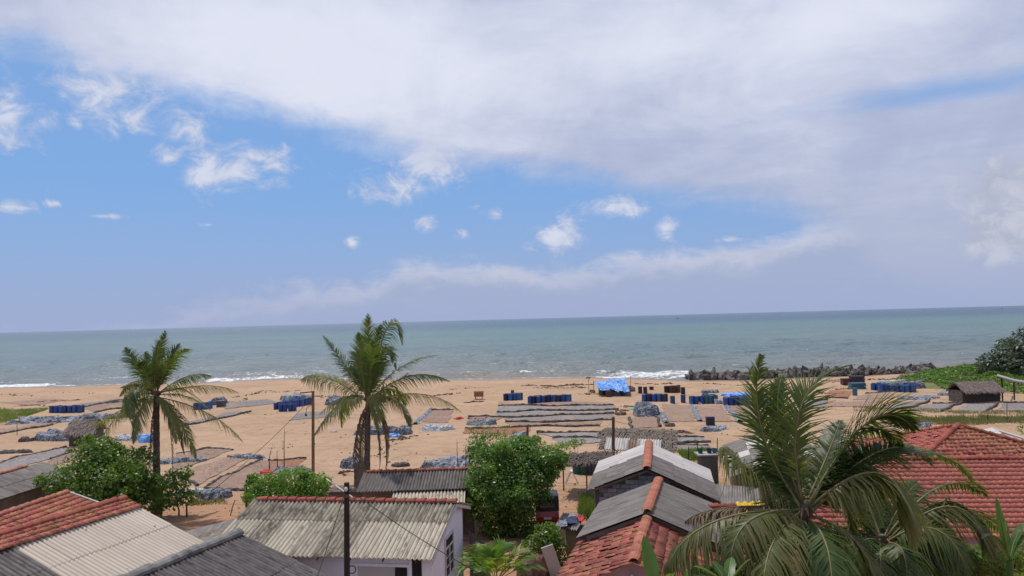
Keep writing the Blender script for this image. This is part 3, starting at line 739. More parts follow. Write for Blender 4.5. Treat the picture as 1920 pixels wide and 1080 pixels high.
# grey roofed house at the far left
A0, B0 = G(0, 889, 3.3), G(66, 871, 3.3)
dd = (B0 - A0).normalized()
h = House('grey_roofed_house', 'low house with flat dark grey roof sheets at the left edge behind red tiles', 'house', A0 - dd * 5, B0 + dd * 0.6, 2.0, 2.3, 0.7, 0.8)
corrugated(h.root, *h.right, 7, 2, lambda i, j, c: M['asb_grey'] if (i * 3 + j) % 4 == 0 else M['asb_dark'], nc=9, amp=0.008)
corrugated(h.root, *h.left, 7, 1, lambda i, j, c: M['asb_dark'], nc=9, amp=0.008)
ridge_caps(h.root, h.A + Vector((0, 0, .04)), h.B - dd * 1.4 + Vector((0, 0, .04)), 0.4, 0.14, M['ridge_orange'])
h.walls(M['brown_wall'], ovA=.3, ovB=.2, ir=.3)
# dark corrugated roof at the bottom
A0, B0 = G(268, 1076, 3.6), G(445, 1003, 3.6)
dd = (B0 - A0).normalized()
h = House('dark_corrugated_house', 'house with dark grey corrugated roof and mouldy grey ridge cap at the bottom edge', 'house', A0 - dd * 4, B0, 2.2, 4.6, 0.75, 1.45)
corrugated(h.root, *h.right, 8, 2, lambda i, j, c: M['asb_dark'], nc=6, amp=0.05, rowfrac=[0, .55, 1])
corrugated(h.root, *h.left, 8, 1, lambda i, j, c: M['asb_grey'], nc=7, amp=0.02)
ridge_caps(h.root, h.A + Vector((0, 0, .06)), h.B + Vector((0, 0, .06)), 1.1, 0.22, M['ridge_grey'], name='ridge_cap', flat=.8)
h.walls(M['brown_wall'])
h.fascia(M['ridge_grey'], h.L + .02, hgt=.12)
# patched lean-to between
c = G(372, 985, 2.0)
rt = thing('patched_shed', 'low shed with patchwork of brown and pale roof sheets between two big roofs', 'shed', (c.x, c.y, 0))
TL, TR, BL = G(268, 963, 2.35), G(470, 969, 2.35), G(300, 1018, 1.95)
pm = [M['asb_dark'], M['rust'], M['asb_dark'], M['asb_grey'], M['asb_white'], M['asb_white']]
O, ux, uy, uz, LX, LY = basis(TL, TR - TL, BL - TL)
rows = [(0, .16, 'asb_grey', 0, 1), (.16, .30, 'rust', 0, .62), (.30, .42, 'asb_grey', .02, .72), (.42, .68, 'board', .1, 1.0), (.68, .8, 'rust', .3, .8), (.8, .9, 'board', .34, .8), (.9, 1.0, 'rust', .3, .95)]
for a, b, mm, x0, x1 in rows:
    mb = MB(); N_ = 14
    for k in range(N_):
        pass
    V = []; F = []
    for k in range(N_ + 1):
        xx = x0 + (x1 - x0) * k / N_
        for yy, dz in ((a - .03, .05), (b + .02, .02), (b + .02, .0)):
            V.append(O + ux * (xx * LX + (yy - .5) * -1.2) + uy * (yy * LY) + uz * (dz + .014 * (k % 2) + .02 * math.sin(a * 30)))
    for k in range(N_):
        for q in range(2): F.append((k * 3 + q, k * 3 + 3 + q, k * 3 + 4 + q, k * 3 + 1 + q))
    part('roof_sheet', mb.add(V, F), M[mm], rt)
part('wall', MB().box(O + ux * LX * .5 + uy * LY * .5 - Vector((0, 0, 1.2)), (LX * .8, LY * .7, 2.1), Matrix(((ux.x, -ux.y, 0), (ux.y, ux.x, 0), (0, 0, 1)))), M['brown_wall'], rt)
TM = np_mesh('roof_tile', *tile_arrays(0.24, 0.34), M['tile_old'])
tp = thing('tile_pile', 'loose heap of old red tiles on the patched shed roof', 'tile pile', O + ux * LX * .62 + uy * LY * .78 + uz * .1)
for k in range(34):
    q = Vector((random.gauss(0, .32), random.gauss(0, .17), .05 + .01 * k * random.random()))
    link('tile', TM, tp, mtx=Matrix.Translation(q) @ Matrix.Rotation(random.uniform(0, 6), 4, 'Z') @ Matrix.Rotation(random.gauss(0, .25), 4, 'X'))

# long low shed behind the white house
A0, B0 = G(688, 886, 3.05), G(893, 880, 3.05)
h = House('long_shed', 'long low shed with dark corrugated roof behind the white house', 'shed', A0, B0, 1.6, 2.4, 0.5, 0.55)
corrugated(h.root, *h.right, 6, 1, lambda i, j, c: M['asb_grey'] if i in (4, 5) else M['asb_dark'], nc=6, amp=0.05)
corrugated(h.root, *h.left, 6, 1, lambda i, j, c: M['asb_dark'], nc=8, amp=0.03)
ridge_caps(h.root, h.A + Vector((0, 0, .04)), h.B + Vector((0, 0, .04)), 0.42, 0.14, M['ridge'])
h.walls(M['brown_wall'], ovA=.1, ovB=.1)
TL, TR = G(746, 918, 2.45), G(872, 915, 2.45)
BL = G(738, 948, 2.1)
c = (TL + TR) / 2
rt = thing('cream_lean_to', 'cream corrugated lean-to roof in front of the long dark shed', 'shed', (c.x, c.y, 0))
corrugated(rt, TL, TR - TL, BL - TL, 4, 1, lambda i, j, c: M['asb_cream'], nc=5, amp=0.05)
for t in (.05, .95):
    p = BL + (TR - TL) * t
    part('post', MB().tube([(p.x, p.y + .1, -.1), (p.x, p.y + .1, p.z - .03)], .05, 6), M['wood'], rt)
part('wall', MB().box((c.x, c.y - .15, 1.15), ((TR - TL).length * .96, .12, 2.3)), M['brown_wall'], rt)
# low mud wall shed by the middle palm
c = G(660, 925, 1.4)
rt = thing('low_brick_shed', 'low brown walled shed between the round bush and the palm trunk', 'shed', (c.x, c.y, 0))
part('wall', MB().box((c.x, c.y, .75), (2.4, 1.6, 1.7)), M['brown_wall'], rt)
part('roof_slab', MB().box((c.x, c.y, 1.66), (2.6, 1.8, .08)), M['rust'], rt)
part('roof_pole', MB().tube([G(612, 898, 2.3), G(672, 940, 2.0)], .035, 5), M['white_paint'], rt)

# grey block house in the middle right
A0, B0 = G(1213, 880, 4.3), G(1217, 832, 4.3)
h = House('block_house', 'grey cement block gable house with half white half grey roof', 'house', A0, B0, 2.85, 3.25, 1.05, 1.42)
for pl in (h.left, h.right):
    O, Xv, Yv = pl
    corrugated(h.root, O, Xv * .54, Yv, 3, 3, lambda i, j, c: M['asb_dark'], nc=7, amp=0.014)
    corrugated(h.root, O + Xv * .54, Xv * .46, Yv, 3, 2, lambda i, j, c: M['asb_white'], nc=7, amp=0.012)
ridge_caps(h.root, h.A + Vector((0, 0, .06)), h.B + Vector((0, 0, .06)), 0.36, 0.19, M['ridge_orange'])
h.walls(M['mortar'], ovA=0.45, il=.35, ir=.4)
h.fascia(M['wood'], -.02, hgt=.09)
bw, bh = 0.42, 0.21
BK = MB().box((0, 0, 0), (bw - .025, .05, bh - .022)).mesh('block', M['block'])
for j in range(20):
    z = 0.25 + j * bh
    off = (j % 2) * bw / 2
    k = -7
    while k < 8:
        sc = k * bw + off; k += 1
        if sc - bw / 2 < -(h.wl - .35) or sc + bw / 2 > h.wr - .4: continue
        if z + bh * .5 > min(h.roofz(sc - bw / 2), h.roofz(sc + bw / 2)) - .1: continue
        p = h.p(.435 + random.uniform(-.008, .008), sc, z)
        link('block', BK, h.root, mtx=frame(p - h.root.location, h.s, h.d, Vector((0, 0, 1))))
# side wall blocks on the left wall
for j in range(16):
    z = 0.25 + j * bh
    for k in range(15):
        t = .7 + k * bw + (j % 2) * bw / 2
        if t > h.L - .6 or z + bh / 2 > h.roofz(-(h.wl - .35)) - .08: continue
        p = h.p(t, -(h.wl - .34), z)
        link('block', BK, h.root, mtx=frame(p - h.root.location, h.d, -h.s, Vector((0, 0, 1))))
h7 = h
# grey asbestos house in front of it
A0, B0 = G(1213, 962, 4.0), G(1235, 902, 4.0)
h = House('grey_sheet_house', 'house with plain grey sheet roof and orange ridge in front of the block house', 'house', A0, B0, 2.75, 2.9, 1.1, 1.15)
for pl in (h.left, h.right):
    corrugated(h.root, *pl, 5, 1, lambda i, j, c: M['asb_grey'], nc=9, amp=0.012, jit=.003)
ridge_caps(h.root, h.A + Vector((0, 0, .06)), h.B + Vector((0, 0, .06)), 0.30, 0.18, M['ridge_orange'])
h.walls(M['brown_wall'], ovA=.1, ovB=.3)
h8 = h
# old red tiled house at the bottom
A0, B0 = G(1188, 1056, 3.75), G(1218, 962, 3.75)
h = House('old_tiled_house', 'house with mossy uneven red clay tiles and pink gable at the bottom edge', 'house', A0, B0, 2.85, 3.3, 1.3, 1.5)
tiles(h.root, *h.left, 0.30, 0.38, M['tile_old'], limit=250, rough=.014)
tiles(h.root, *h.right, 0.30, 0.38, M['tile_old'], limit=230, rough=.012)
ridge_caps(h.root, h.A + Vector((0, 0, .08)), h.B + Vector((0, 0, .08)), 0.24, 0.17, M['ridge_orange'])
h.walls(M['pink_wall'], ovA=.45, ovB=.05)
part('gable_post', MB().tube([h.p(.32, .25, 1.2), h.p(.32, -.1, 3.3)], .05, 6), M['white_paint'], h.root)
# side addition with red tiles to the right of it, under the palm
A0, B0 = G(1330, 952, 3.1), G(1520, 952, 3.1)
h = House('tiled_annexe', 'red tiled annexe half hidden under the drooping palm fronds', 'house', A0, B0, 2.2, 4.6, 0.9, 1.9)
tiles(h.root, *h.right, 0.30, 0.38, M['tile_old'], limit=230, rough=.012)
tiles(h.root, *h.left, 0.26, 0.34, M['tile_old'], limit=0)
ridge_caps(h.root, h.A + Vector((0, 0, .06)), h.B + Vector((0, 0, .06)), 0.36, 0.16, M['ridge'])
h.walls(M['brown_wall'])
ha = h
# long red tiled roof at the right
A0, B0 = G(1478, 864, 4.2), G(1920, 861, 4.2)
dd = (B0 - A0).normalized()
h = House('long_tiled_house', 'long house with even rows of bright red roof tiles at the right edge', 'house', A0, B0 + dd * 3, 3.6, 5.3, 1.55, 2.28)
tiles(h.root, *h.right, 0.25, 0.33, M['tile'], limit=300, stagger=False)
tiles(h.root, *h.left, 0.25, 0.33, M['tile'], limit=0, stagger=False)
ridge_caps(h.root, h.A + Vector((0, 0, .05)), h.B + Vector((0, 0, .05)), 0.42, 0.15, M['ridge'])
h.walls(M['pink_wall'])
# hipped red roof behind it
ap = G(1797, 799, 5.1)
rt = thing('hipped_house', 'hip roofed house of criss-crossing red tiles behind the long tiled roof', 'house', (ap.x, ap.y, 0))
hx, hy, hz = 5.5, 4.3, 1.75
for (ax, ay), wv_ in (((0, -1), hx), ((-1, 0), hy), ((1, 0), hy), ((0, 1), hx)):
    nrm = Vector((ax, ay, 0)); sd = Vector((-ay, ax, 0))
    run = hy if ax == 0 else hx
    O = ap - sd * wv_
    tri = lambda u, v: abs(u - .5) <= v * .5 + .01
    tiles(rt, O, sd * 2 * wv_, nrm * run - Vector((0, 0, hz)), 0.25, 0.34, M['tile'], limit=200 if (ax, ay) in ((0, -1),) else (40 if (ax, ay) == (-1, 0) else 0), inside=tri, rough=.012)
for sx in (-1, 1):
    for sy in (-1, 1):
        ridge_caps(rt, ap + Vector((sx * hx, sy * hy, -hz + .06)), ap + Vector((0, 0, .08)), 0.36, 0.14, M['ridge'])
part('wall', MB().box((ap.x, ap.y, (ap.z - hz) / 2), (hx * 2 - .8, hy * 2 - .8, ap.z - hz - .1)), M['pink_wall'], rt)
# roof core under the tiles so that no daylight shows between them
part('roof_deck', MB().add([ap + Vector((0, 0, -.05))] + [ap + Vector((sx * (hx - .1), sy * (hy - .1), -hz - .03)) for sx, sy in ((-1, -1), (1, -1), (1, 1), (-1, 1))], [(0, 1, 2), (0, 2, 3), (0, 3, 4), (0, 4, 1), (4, 3, 2, 1)]), M['dark'], rt)
# small sheds beyond the tiled roofs
A0, B0 = G(1672, 848, 3.2), G(1626, 820, 3.2)
h = House('red_ridged_shed', 'grey roofed shed with a slanting red ridge beside the long tiled roof', 'shed', A0, B0, 3.6, 2.0, 0.9, 0.55)
for pl in (h.left, h.right): corrugated(h.root, *pl, 4, 1, lambda i, j, c: M['asb_dark'] if i % 2 else M['asb_grey'], nc=7, amp=.012)
ridge_caps(h.root, h.A + Vector((0, 0, .05)), h.B + Vector((0, 0, .05)), 0.36, 0.17, M['ridge_orange'])
h.walls(M['concrete'], ovA=.2)
A0, B0 = G(1745, 806, 2.6), G(1716, 828, 2.6)
h = House('tin_hut', 'small dark hut with pale tin roof left of the hipped roof', 'shed', A0, B0, 1.3, 1.3, 0.5, 0.5)
for pl in (h.left, h.right): corrugated(h.root, *pl, 3, 1, lambda i, j, c: M['rust'] if i % 2 else M['asb_white'], nc=7, amp=.014)
h.walls(M['brown_wall'])
A0, B0 = G(1862, 803, 3.1), G(1902, 826, 3.1)
h = House('white_tin_shed', 'shed with patchy white tin roof just beyond the hipped roof peak', 'shed', A0, B0, 1.8, 1.6, 0.6, 0.5)
for pl in (h.left, h.right): corrugated(h.root, *pl, 4, 1, lambda i, j, c: M['rust'] if i % 3 == 1 else M['asb_white'], nc=7, amp=.014)
h.walls(M['brown_wall'])
A0, B0 = G(1480, 862, 3.3), G(1446, 808, 3.3)
h = House('grey_tin_house', 'grey sheet roof behind the tall palm fronds, left of its trunk line', 'house', A0, B0, 3.3, 2.4, 1.1, 0.8)
for pl in (h.left, h.right): corrugated(h.root, *pl, 5, 2, lambda i, j, c: M['asb_grey'] if (i + j) % 3 else M['asb_white'], nc=7, amp=.012)
h.walls(M['brown_wall'])
TL, TR, BL = G(1300, 925, 2.7), G(1425, 915, 2.7), G(1290, 990, 2.3)
c = (TL + TR) / 2
rt = thing('brown_lean_to', 'brownish lean-to roof below the yellow cloth and dry fronds', 'shed', (c.x, c.y, 0))
corrugated(rt, TL, TR - TL, BL - TL, 4, 1, lambda i, j, c: M['asb_grey'], nc=7, amp=.02)
part('wall', MB().box((c.x, c.y - .8, 1.1), ((TR - TL).length * .9, 1.4, 2.2)), M['brown_wall'], rt)
# dark concrete tank next to the block house
c = G(1332, 915, 0.0)
rt = thing('concrete_tank', 'tall dark concrete tank block right of the block house eave', 'tank', (c.x, c.y, 0))
part('tank_body', MB().box((c.x, c.y + .5, 1.0), (1.1, 1.1, 2.2)), M['mortar'], rt)
part('tank_slab', MB().box((c.x, c.y + .5, 2.15), (1.5, 1.3, .09)), M['concrete'], rt)
for q, (dx, mm) in enumerate(((-.45, 'drum_green'), (0.15, 'drum_dark'), (.5, 'drum_teal'))):
    b = link('bucket', MB().lathe([(.13, 0), (.17, .3), (.18, .3), (.15, .06)], 10).mesh('bucket', M[mm]), loc=(c.x + dx, c.y + .5, 2.2))
    tag(b, ['green plastic bucket on the concrete tank slab', 'dark blue bucket on the middle of the tank slab', 'pale teal bucket on the right of the tank slab'][q], 'bucket', 'buckets on the concrete tank')

# zinc sheet fence right behind the white house gable
p0, p1 = WH.p(WH.L + .1, -1.9, 0), WH.p(WH.L + 1.5, 0.4, 0)
rt = thing('zinc_fence', 'grey zinc sheet fence in the shade behind the white gable', 'fence', ((p0.x + p1.x) / 2, (p0.y + p1.y) / 2, 0))
dv = p1 - p0
for k in range(4):
    a = p0 + dv * (k / 4); b = p0 + dv * ((k + .97) / 4); hh = 2.1 - .08 * (k % 2)
    nv = dv.cross(Vector((0, 0, 1))).normalized()
    V = []; F = []
    for i in range(13):
        q = a + (b - a) * i / 12 + nv * (.03 if i % 2 else 0)
        V += [(q.x, q.y, 0), (q.x, q.y, hh)]
    for i in range(12): F.append((2 * i, 2 * i + 2, 2 * i + 3, 2 * i + 1))
    part('fence_sheet', MB().add(V, F), M['zinc'], rt)

# thatch: sheds of plaited coconut leaf
def thatch_roof(root, O, Xv, Yv, n, name='thatch', seed=0, th=0.22, over=.25, mm='thatch'):
    rg = np.random.default_rng(seed)
    O, ux, uy, uz, LX, LY = basis(O, Xv, Yv)
    mb = MB()
    mb.add([O + uz * -.03, O + ux * LX + uz * -.03, O + ux * LX + uy * LY + uz * -.03, O + uy * LY + uz * -.03] + [O + uz * -.12, O + ux * LX + uz * -.12, O + ux * LX + uy * LY + uz * -.12, O + uy * LY + uz * -.12],
           [(0, 1, 2, 3), (7, 6, 5, 4), (0, 4, 5, 1), (1, 5, 6, 2), (2, 6, 7, 3), (3, 7, 4, 0)])
    part(name, mb, M[mm], root)
    mb = MB()
    for k in range(n):
        x, y = rg.uniform(-.02, 1.0) * LX, rg.uniform(0, 1) ** 0.9 * LY
        L = rg.uniform(.4, .9); a = rg.normal(0, .28); w = rg.uniform(.02, .055)
        d = (uy * math.cos(a) + ux * math.sin(a)); s = d.cross(uz) * w
        z = rg.uniform(0.0, th * .5)
        p = O + ux * x + uy * y + uz * z
        q = p + d * L * .6 + uz * rg.uniform(-.02, .07); e = p + d * L + uz * rg.uniform(-.12, .02)
        mb.add([p - s, p + s, q + s, q - s, e], [(0, 1, 2, 3), (3, 2, 4)])
    stuff(part('thatch_leaves', mb, M[mm], root))
TL, TR, BL = G(1132, 807, 2.9), G(1266, 806, 2.9), G(1122, 846, 1.95)
c = (TL + TR) / 2
rt = thing('thatched_shed', 'long grey thatched shed roof beyond the block house with tin laid on it', 'shed', (c.x, c.y, 0))
thatch_roof(rt, TL, TR - TL, BL - TL, 1500, seed=3)
thatch_roof(rt, TL, TR - TL, Vector((0, 2.4, -.7)), 500, seed=4)
for k in range(5):
    p = BL + (TR - TL) * (k / 4) + Vector((0, .15, 0))
    part('post', MB().tube([(p.x, p.y, -.1), (p.x, p.y, p.z)], .05, 5), M['wood'], rt)
tl2 = G(1142, 826, 2.5); corrugated(rt, tl2, G(1240, 825, 2.5) - tl2, (BL - TL) * .55, 5, 1, lambda i, j, c: M['asb_white'] if i != 2 else M['rust'], nc=4, amp=.05)
TL, TR, BL = G(1066, 843, 2.25), G(1150, 845, 2.4), G(1056, 864, 2.05)
c = (TL + TR) / 2
rt = thing('thatched_lean_to', 'shaggy thatched lean-to sheltering green and blue drums', 'shed', (c.x, c.y, 0))
thatch_roof(rt, TL, TR - TL, BL - TL, 900, seed=6)
for k in (0, 1, 2):
    p = BL + (TR - TL) * (k / 2) + Vector((0, .2, 0))
    part('post', MB().tube([(p.x, p.y, -.1), (p.x, p.y, p.z)], .05, 5), M['wood'], rt)

# thatched hut and open frame, far right
c = G(1842, 755)
rt = thing('thatched_hut', 'low closed hut of grey thatch on the drying ground at right', 'hut', c)
w_, dd_ = 4.7, 3.0
TL, TR = c + Vector((-w_ / 2, 1.6, 2.4)), c + Vector((w_ / 2, 1.6, 2.4))
thatch_roof(rt, TL, TR - TL, Vector((0, -1.9, -1.0)), 1400, seed=8, mm='thatch_pale')
thatch_roof(rt, TL, TR - TL, Vector((0, 1.9, -1.15)), 300, seed=9, mm='thatch_pale')
mb = MB().box(c + Vector((0, 1.6, .65)), (w_ - .2, 2.9, 1.5)); part('wall', mb, M['thatch'], rt)
mb = MB()
for k in range(500):
    p = c + Vector((random.uniform(-w_ / 2 + .1, w_ / 2 - .1), .12, random.uniform(.5, 1.55))); a = random.gauss(0, .3); L = random.uniform(.3, .7)
    mb.add([p, p + Vector((.06, -.02, 0)), p + Vector((.03 + math.sin(a) * L, -.04, -L * math.cos(a)))], [(0, 1, 2)])
stuff(part('wall_leaves', mb, M['thatch'], rt))
c = G(1905, 752)
rt = thing('open_frame', 'open pole frame with a sagging pale beam beside the thatched hut', 'frame', c)
for px, py, hh in ((1880, 752, 2.9), (1902, 750, 2.2), (1935, 756, 2.6), (1940, 748, 2.2)):
    p = G(px, py); part('post', MB().tube([p + Vector((0, 0, -.1)), p + Vector((.05, 0, hh))], .09, 6), M['wood_dark'], rt)
a, b = G(1872, 752) + Vector((0, 0, 3.1)), G(1935, 756) + Vector((0, -.3, 2.35))
part('beam', MB().tube([a, a.lerp(b, .5) + Vector((0, 0, -.15)), b], .16, 6), M['board'], rt)
part('cross_beam', MB().tube([G(1880, 752) + Vector((-.4, 0, 2.85)), G(1902, 745) + Vector((0, 2, 2.3))], .09, 5), M['wood_dark'], rt)
# thatched hut, left
c = G(147, 836)
rt = thing('small_thatched_hut', 'small thatched hut beside the long grey tarpaulin, left of the palm', 'hut', c)
TL = c + Vector((-1.35, 1.2, 2.4))
thatch_roof(rt, TL, Vector((2.7, .4, 0)), Vector((.1, -1.5, -1.2)), 600, seed=12, mm='thatch_pale')
thatch_roof(rt, TL, Vector((2.7, .4, 0)), Vector((-.1, 1.5, -1.2)), 200, seed=13, mm='thatch_pale')
part('wall', MB().box(c + Vector((0.05, 1.35, .6)), (2.3, 2.2, 1.5)), M['thatch'], rt)
# ------------------------------------------------------------------ trees
def frond_arrays(B, K, T, n, Lmax, rg, wid=0.045, droop=0.5, t0=0.12, fold=0.35, wind=(0.25, 0.1, 0), ragged=0.14, upside=None):
    """curve B-K-T with leaflets on both sides -> (rachis points, V, F)"""
    B, K, T = (np.array(list(p), float) for p in (B, K, T))
    tt = np.linspace(t0, 1.0, n)
    P = ((1 - tt) ** 2)[:, None] * B + (2 * tt * (1 - tt))[:, None] * K + (tt ** 2)[:, None] * T
    Tn = (2 * (1 - tt))[:, None] * (K - B) + (2 * tt)[:, None] * (T - K)
    Tn /= np.linalg.norm(Tn, axis=1)[:, None] + 1e-9
    ref = np.array([0, 0, 1.0])
    S = np.cross(Tn, ref); ln = np.linalg.norm(S, axis=1)[:, None]
    alt = np.cross(Tn, np.array([0.15, 1.0, 0])); alt /= np.linalg.norm(alt, axis=1)[:, None] + 1e-9
    Sn = S / (ln + 1e-9)
    sgn = np.sign(np.sum(Sn * alt, axis=1))[:, None]; sgn[sgn == 0] = 1
    wgt = np.clip((ln - 0.25) / 0.4, 0, 1)
    S = Sn * wgt + alt * sgn * (1 - wgt); S /= np.linalg.norm(S, axis=1)[:, None] + 1e-9
    if upside is not None: S = S * math.cos(upside) + np.cross(Tn, S) * math.sin(upside); 
    U = np.cross(S, Tn)
    V = []; F = []
    prof = Lmax * (1.25 if droop > .95 else 1.0) * np.clip(np.sin(np.pi * (0.10 + 0.86 * (tt - t0) / (1 - t0)) ** 0.8), 0.12, 1)
    for sg in (-1, 1):
        Ls = prof * rg.uniform(1 - ragged * 2, 1 + ragged, n)
        keep = rg.random(n) > ragged * .6
        fwd = (0.85 if droop < .5 else 0.45) + 0.7 * tt + rg.normal(0, .13, n)
        d = sg * S + Tn * fwd[:, None] + U * (fold + rg.normal(0, .14, n))[:, None]
        d /= np.linalg.norm(d, axis=1)[:, None]
        g = np.array([wind[0], wind[1], -1.0])
        dr = droop * rg.uniform(.75, 1.25, n)
        p0 = P
        d1 = d + g * (dr * .35)[:, None]; d1 /= np.linalg.norm(d1, axis=1)[:, None]
        p1 = p0 + d1 * (Ls * .45)[:, None]
        d2 = d + g * (dr * 1.25)[:, None]; d2 /= np.linalg.norm(d2, axis=1)[:, None]
        p2 = p1 + d2 * (Ls * .55)[:, None]
        w = np.cross(d1, U); w /= np.linalg.norm(w, axis=1)[:, None] + 1e-9
        w = (w + Tn * .5); w /= np.linalg.norm(w, axis=1)[:, None]
        w = w * (wid * rg.uniform(.7, 1.2, n))[:, None]
        o = sum(len(v) for v in V)
        base = len(V)
        A = np.stack([p0 - w * .45, p0 + w * .45, p1 + w * .5, p1 - w * .5, p2 + w * .08, p2 - w * .08], 1)[keep]
        off = (0 if not V else V[0].shape[0])
        k = len(A)
        V.append(A.reshape(-1, 3))
        ii = np.arange(k) * 6 + off
        F.append(np.concatenate([np.stack([ii, ii + 1, ii + 2, ii + 3], 1), np.stack([ii + 3, ii + 2, ii + 4, ii + 5], 1)]))
    tr = np.linspace(0, 1, 12)
    R = ((1 - tr) ** 2)[:, None] * B + (2 * tr * (1 - tr))[:, None] * K + (tr ** 2)[:, None] * T
    return R, np.concatenate(V), np.concatenate(F)
def add_frond(root, B, K, T, n, Lmax, mm, rg, r0=0.045, **kw):
    R, V, F = frond_arrays(B, K, T, n, Lmax, rg, **kw)
    off = np.array(list(root.location))
    fr = link('frond', np_mesh('frond', V - off, F, mm), root)
    mb = MB().tube(R, list(np.linspace(r0, r0 * .18, len(R))), 5)
    link('stalk', mb.mesh('stalk', M['palm_dead'] if mm is M['palm_dead'] else M['rachis'], off, True), fr)
def palm_trunk(root, pts, radii):
    pts = [Vector(p) for p in pts]; P = []; Rr = []
    N_ = 46
    for i in range(N_ + 1):
        t = i / N_ * (len(pts) - 1); k = min(int(t), len(pts) - 2); f = t - k
        P.append(pts[k].lerp(pts[k + 1], f)); r = radii[k] + (radii[k + 1] - radii[k]) * f
        Rr.append(r * (1.06 if i % 2 else 0.97))
    part('trunk', MB().tube(P, Rr, 10), M['trunk_palm'], root)
def palm(name, label, base, crown, specs, n, Lmax, seed, trunk_r=(.22, .15), wid=.05, extra=0, Llen=4.2, r0=.04, bend=0.0, group=None):
    """specs: (tip px, py, depth offset, apex px|None, py, material, droop)"""
    rg = np.random.default_rng(seed)
    base, crown = Vector(base), Vector(crown)
    rt = thing(name, label, 'palm tree', base, group)
    midp = base.lerp(crown, .5) + Vector((bend, 0, 0))
    palm_trunk(rt, [base + Vector((0, 0, -.2)), base.lerp(midp, .25) , midp, crown + Vector((0, 0, -.25)), crown + Vector((0, 0, .3))], [trunk_r[0] * 1.5, trunk_r[0], trunk_r[1], trunk_r[1] * .9, trunk_r[1] * .5])
    for sp in specs:
        tx, ty, dy, ax, ay, mm, dr = sp[:7]
        dr = dr if dr < .78 else dr * 1.9
        lm = Lmax * (sp[7] if len(sp) > 7 else 1.0)
        T = D(tx, ty, crown.y + dy)
        if ax is None:
            L = (T - crown).length
            K = crown + (T - crown) * .5 + Vector((0, 0, .28 * L if T.z < crown.z + L * .6 else .05 * L))
        else:
            Ap = D(ax, ay, crown.y + dy * .55)
            K = Ap * 2 - crown * .5 - T * .5
        Bp = crown + Vector((rg.normal(0, .05), rg.normal(0, .05), rg.uniform(-.1, .15)))
        add_frond(rt, Bp, K, T, n, lm, M[mm], rg, r0=r0, droop=dr, wid=wid, upside=sp[8] if len(sp) > 8 else rg.normal(0, .25))
    for k in range(extra):
        a = rg.uniform(0, 6.28); e = rg.uniform(-.5, 1.2); L = Llen * rg.uniform(.8, 1.05)
        dv = Vector((math.cos(a) * math.cos(e), math.sin(a) * math.cos(e), math.sin(e)))
        T = crown + dv * L - Vector((0, 0, .12 * L)); K = crown + dv * L * .5 + Vector((0, 0, .22 * L))
        add_frond(rt, crown, K, T, n, Lmax, M['palm_leaf' if e > 0 else 'palm_old'], rg, r0=r0, droop=.5 + .4 * (e < .3), wid=wid)
    # young spear and fruit stalk stubs
    for k in range(7):
        a = rg.uniform(0, 6.28)
        part('dry_sheath', MB().tube([crown + Vector((0, 0, -.2)), crown + Vector((math.cos(a) * .35, math.sin(a) * .35, .25)), crown + Vector((math.cos(a) * .6, math.sin(a) * .6, rg.uniform(-.1, .5)))], [.05, .04, .012], 5), M['palm_dead'], rt)
    return rt
L_, O_, X_ = 'palm_leaf', 'palm_old', 'palm_dead'
# left palm
base = gp(294, 962)
crown = D(293, 742, base.y)
palm('coconut_palm', 'coconut palm with ragged crown standing in the leafy tree at left', base, crown, [
    (310, 622, .3, 298, 680, L_, .25), (300, 640, -1, 290, 690, L_, .3), (236, 652, .5, 258, 690, L_, .45), (336, 645, .8, 318, 680, L_, .4), (355, 655, -.6, 330, 672, L_, .7), (262, 680, -1.2, 274, 700, L_, .5),
    (396, 704, .5, 350, 706, L_, .8), (446, 736, -.3, 385, 724, O_, .8), (455, 828, -.8, 385, 772, O_, .9), (368, 862, -1.5, 335, 785, O_, .9), (225, 742, .6, 255, 715, O_, .9), (250, 800, -1.6, 248, 735, L_, .9),
    (172, 800, .4, 225, 770, O_, 1.0), (165, 872, -1.5, 225, 775, O_, 1.0), (250, 830, -2.0, 265, 770, O_, 1.0), (330, 830, -2.6, 315, 765, O_, 1.0), (345, 850, -1.0, 322, 775, X_, 1.1, .6), (322, 912, .2, 318, 800, X_, 1.3, .35), (280, 870, .5, 284, 800, X_, 1.3, .5), (395, 770, 2.5, 340, 730, L_, .7), (220, 790, 2.5, 255, 745, L_, .7), (300, 690, 3, 300, 690, L_, .5), (275, 660, 1.5, 280, 700, L_, .4), (325, 665, -2, 312, 690, L_, .4)],
    72, 0.95, 21, trunk_r=(.25, .20), wid=.052, extra=2, Llen=3.6)
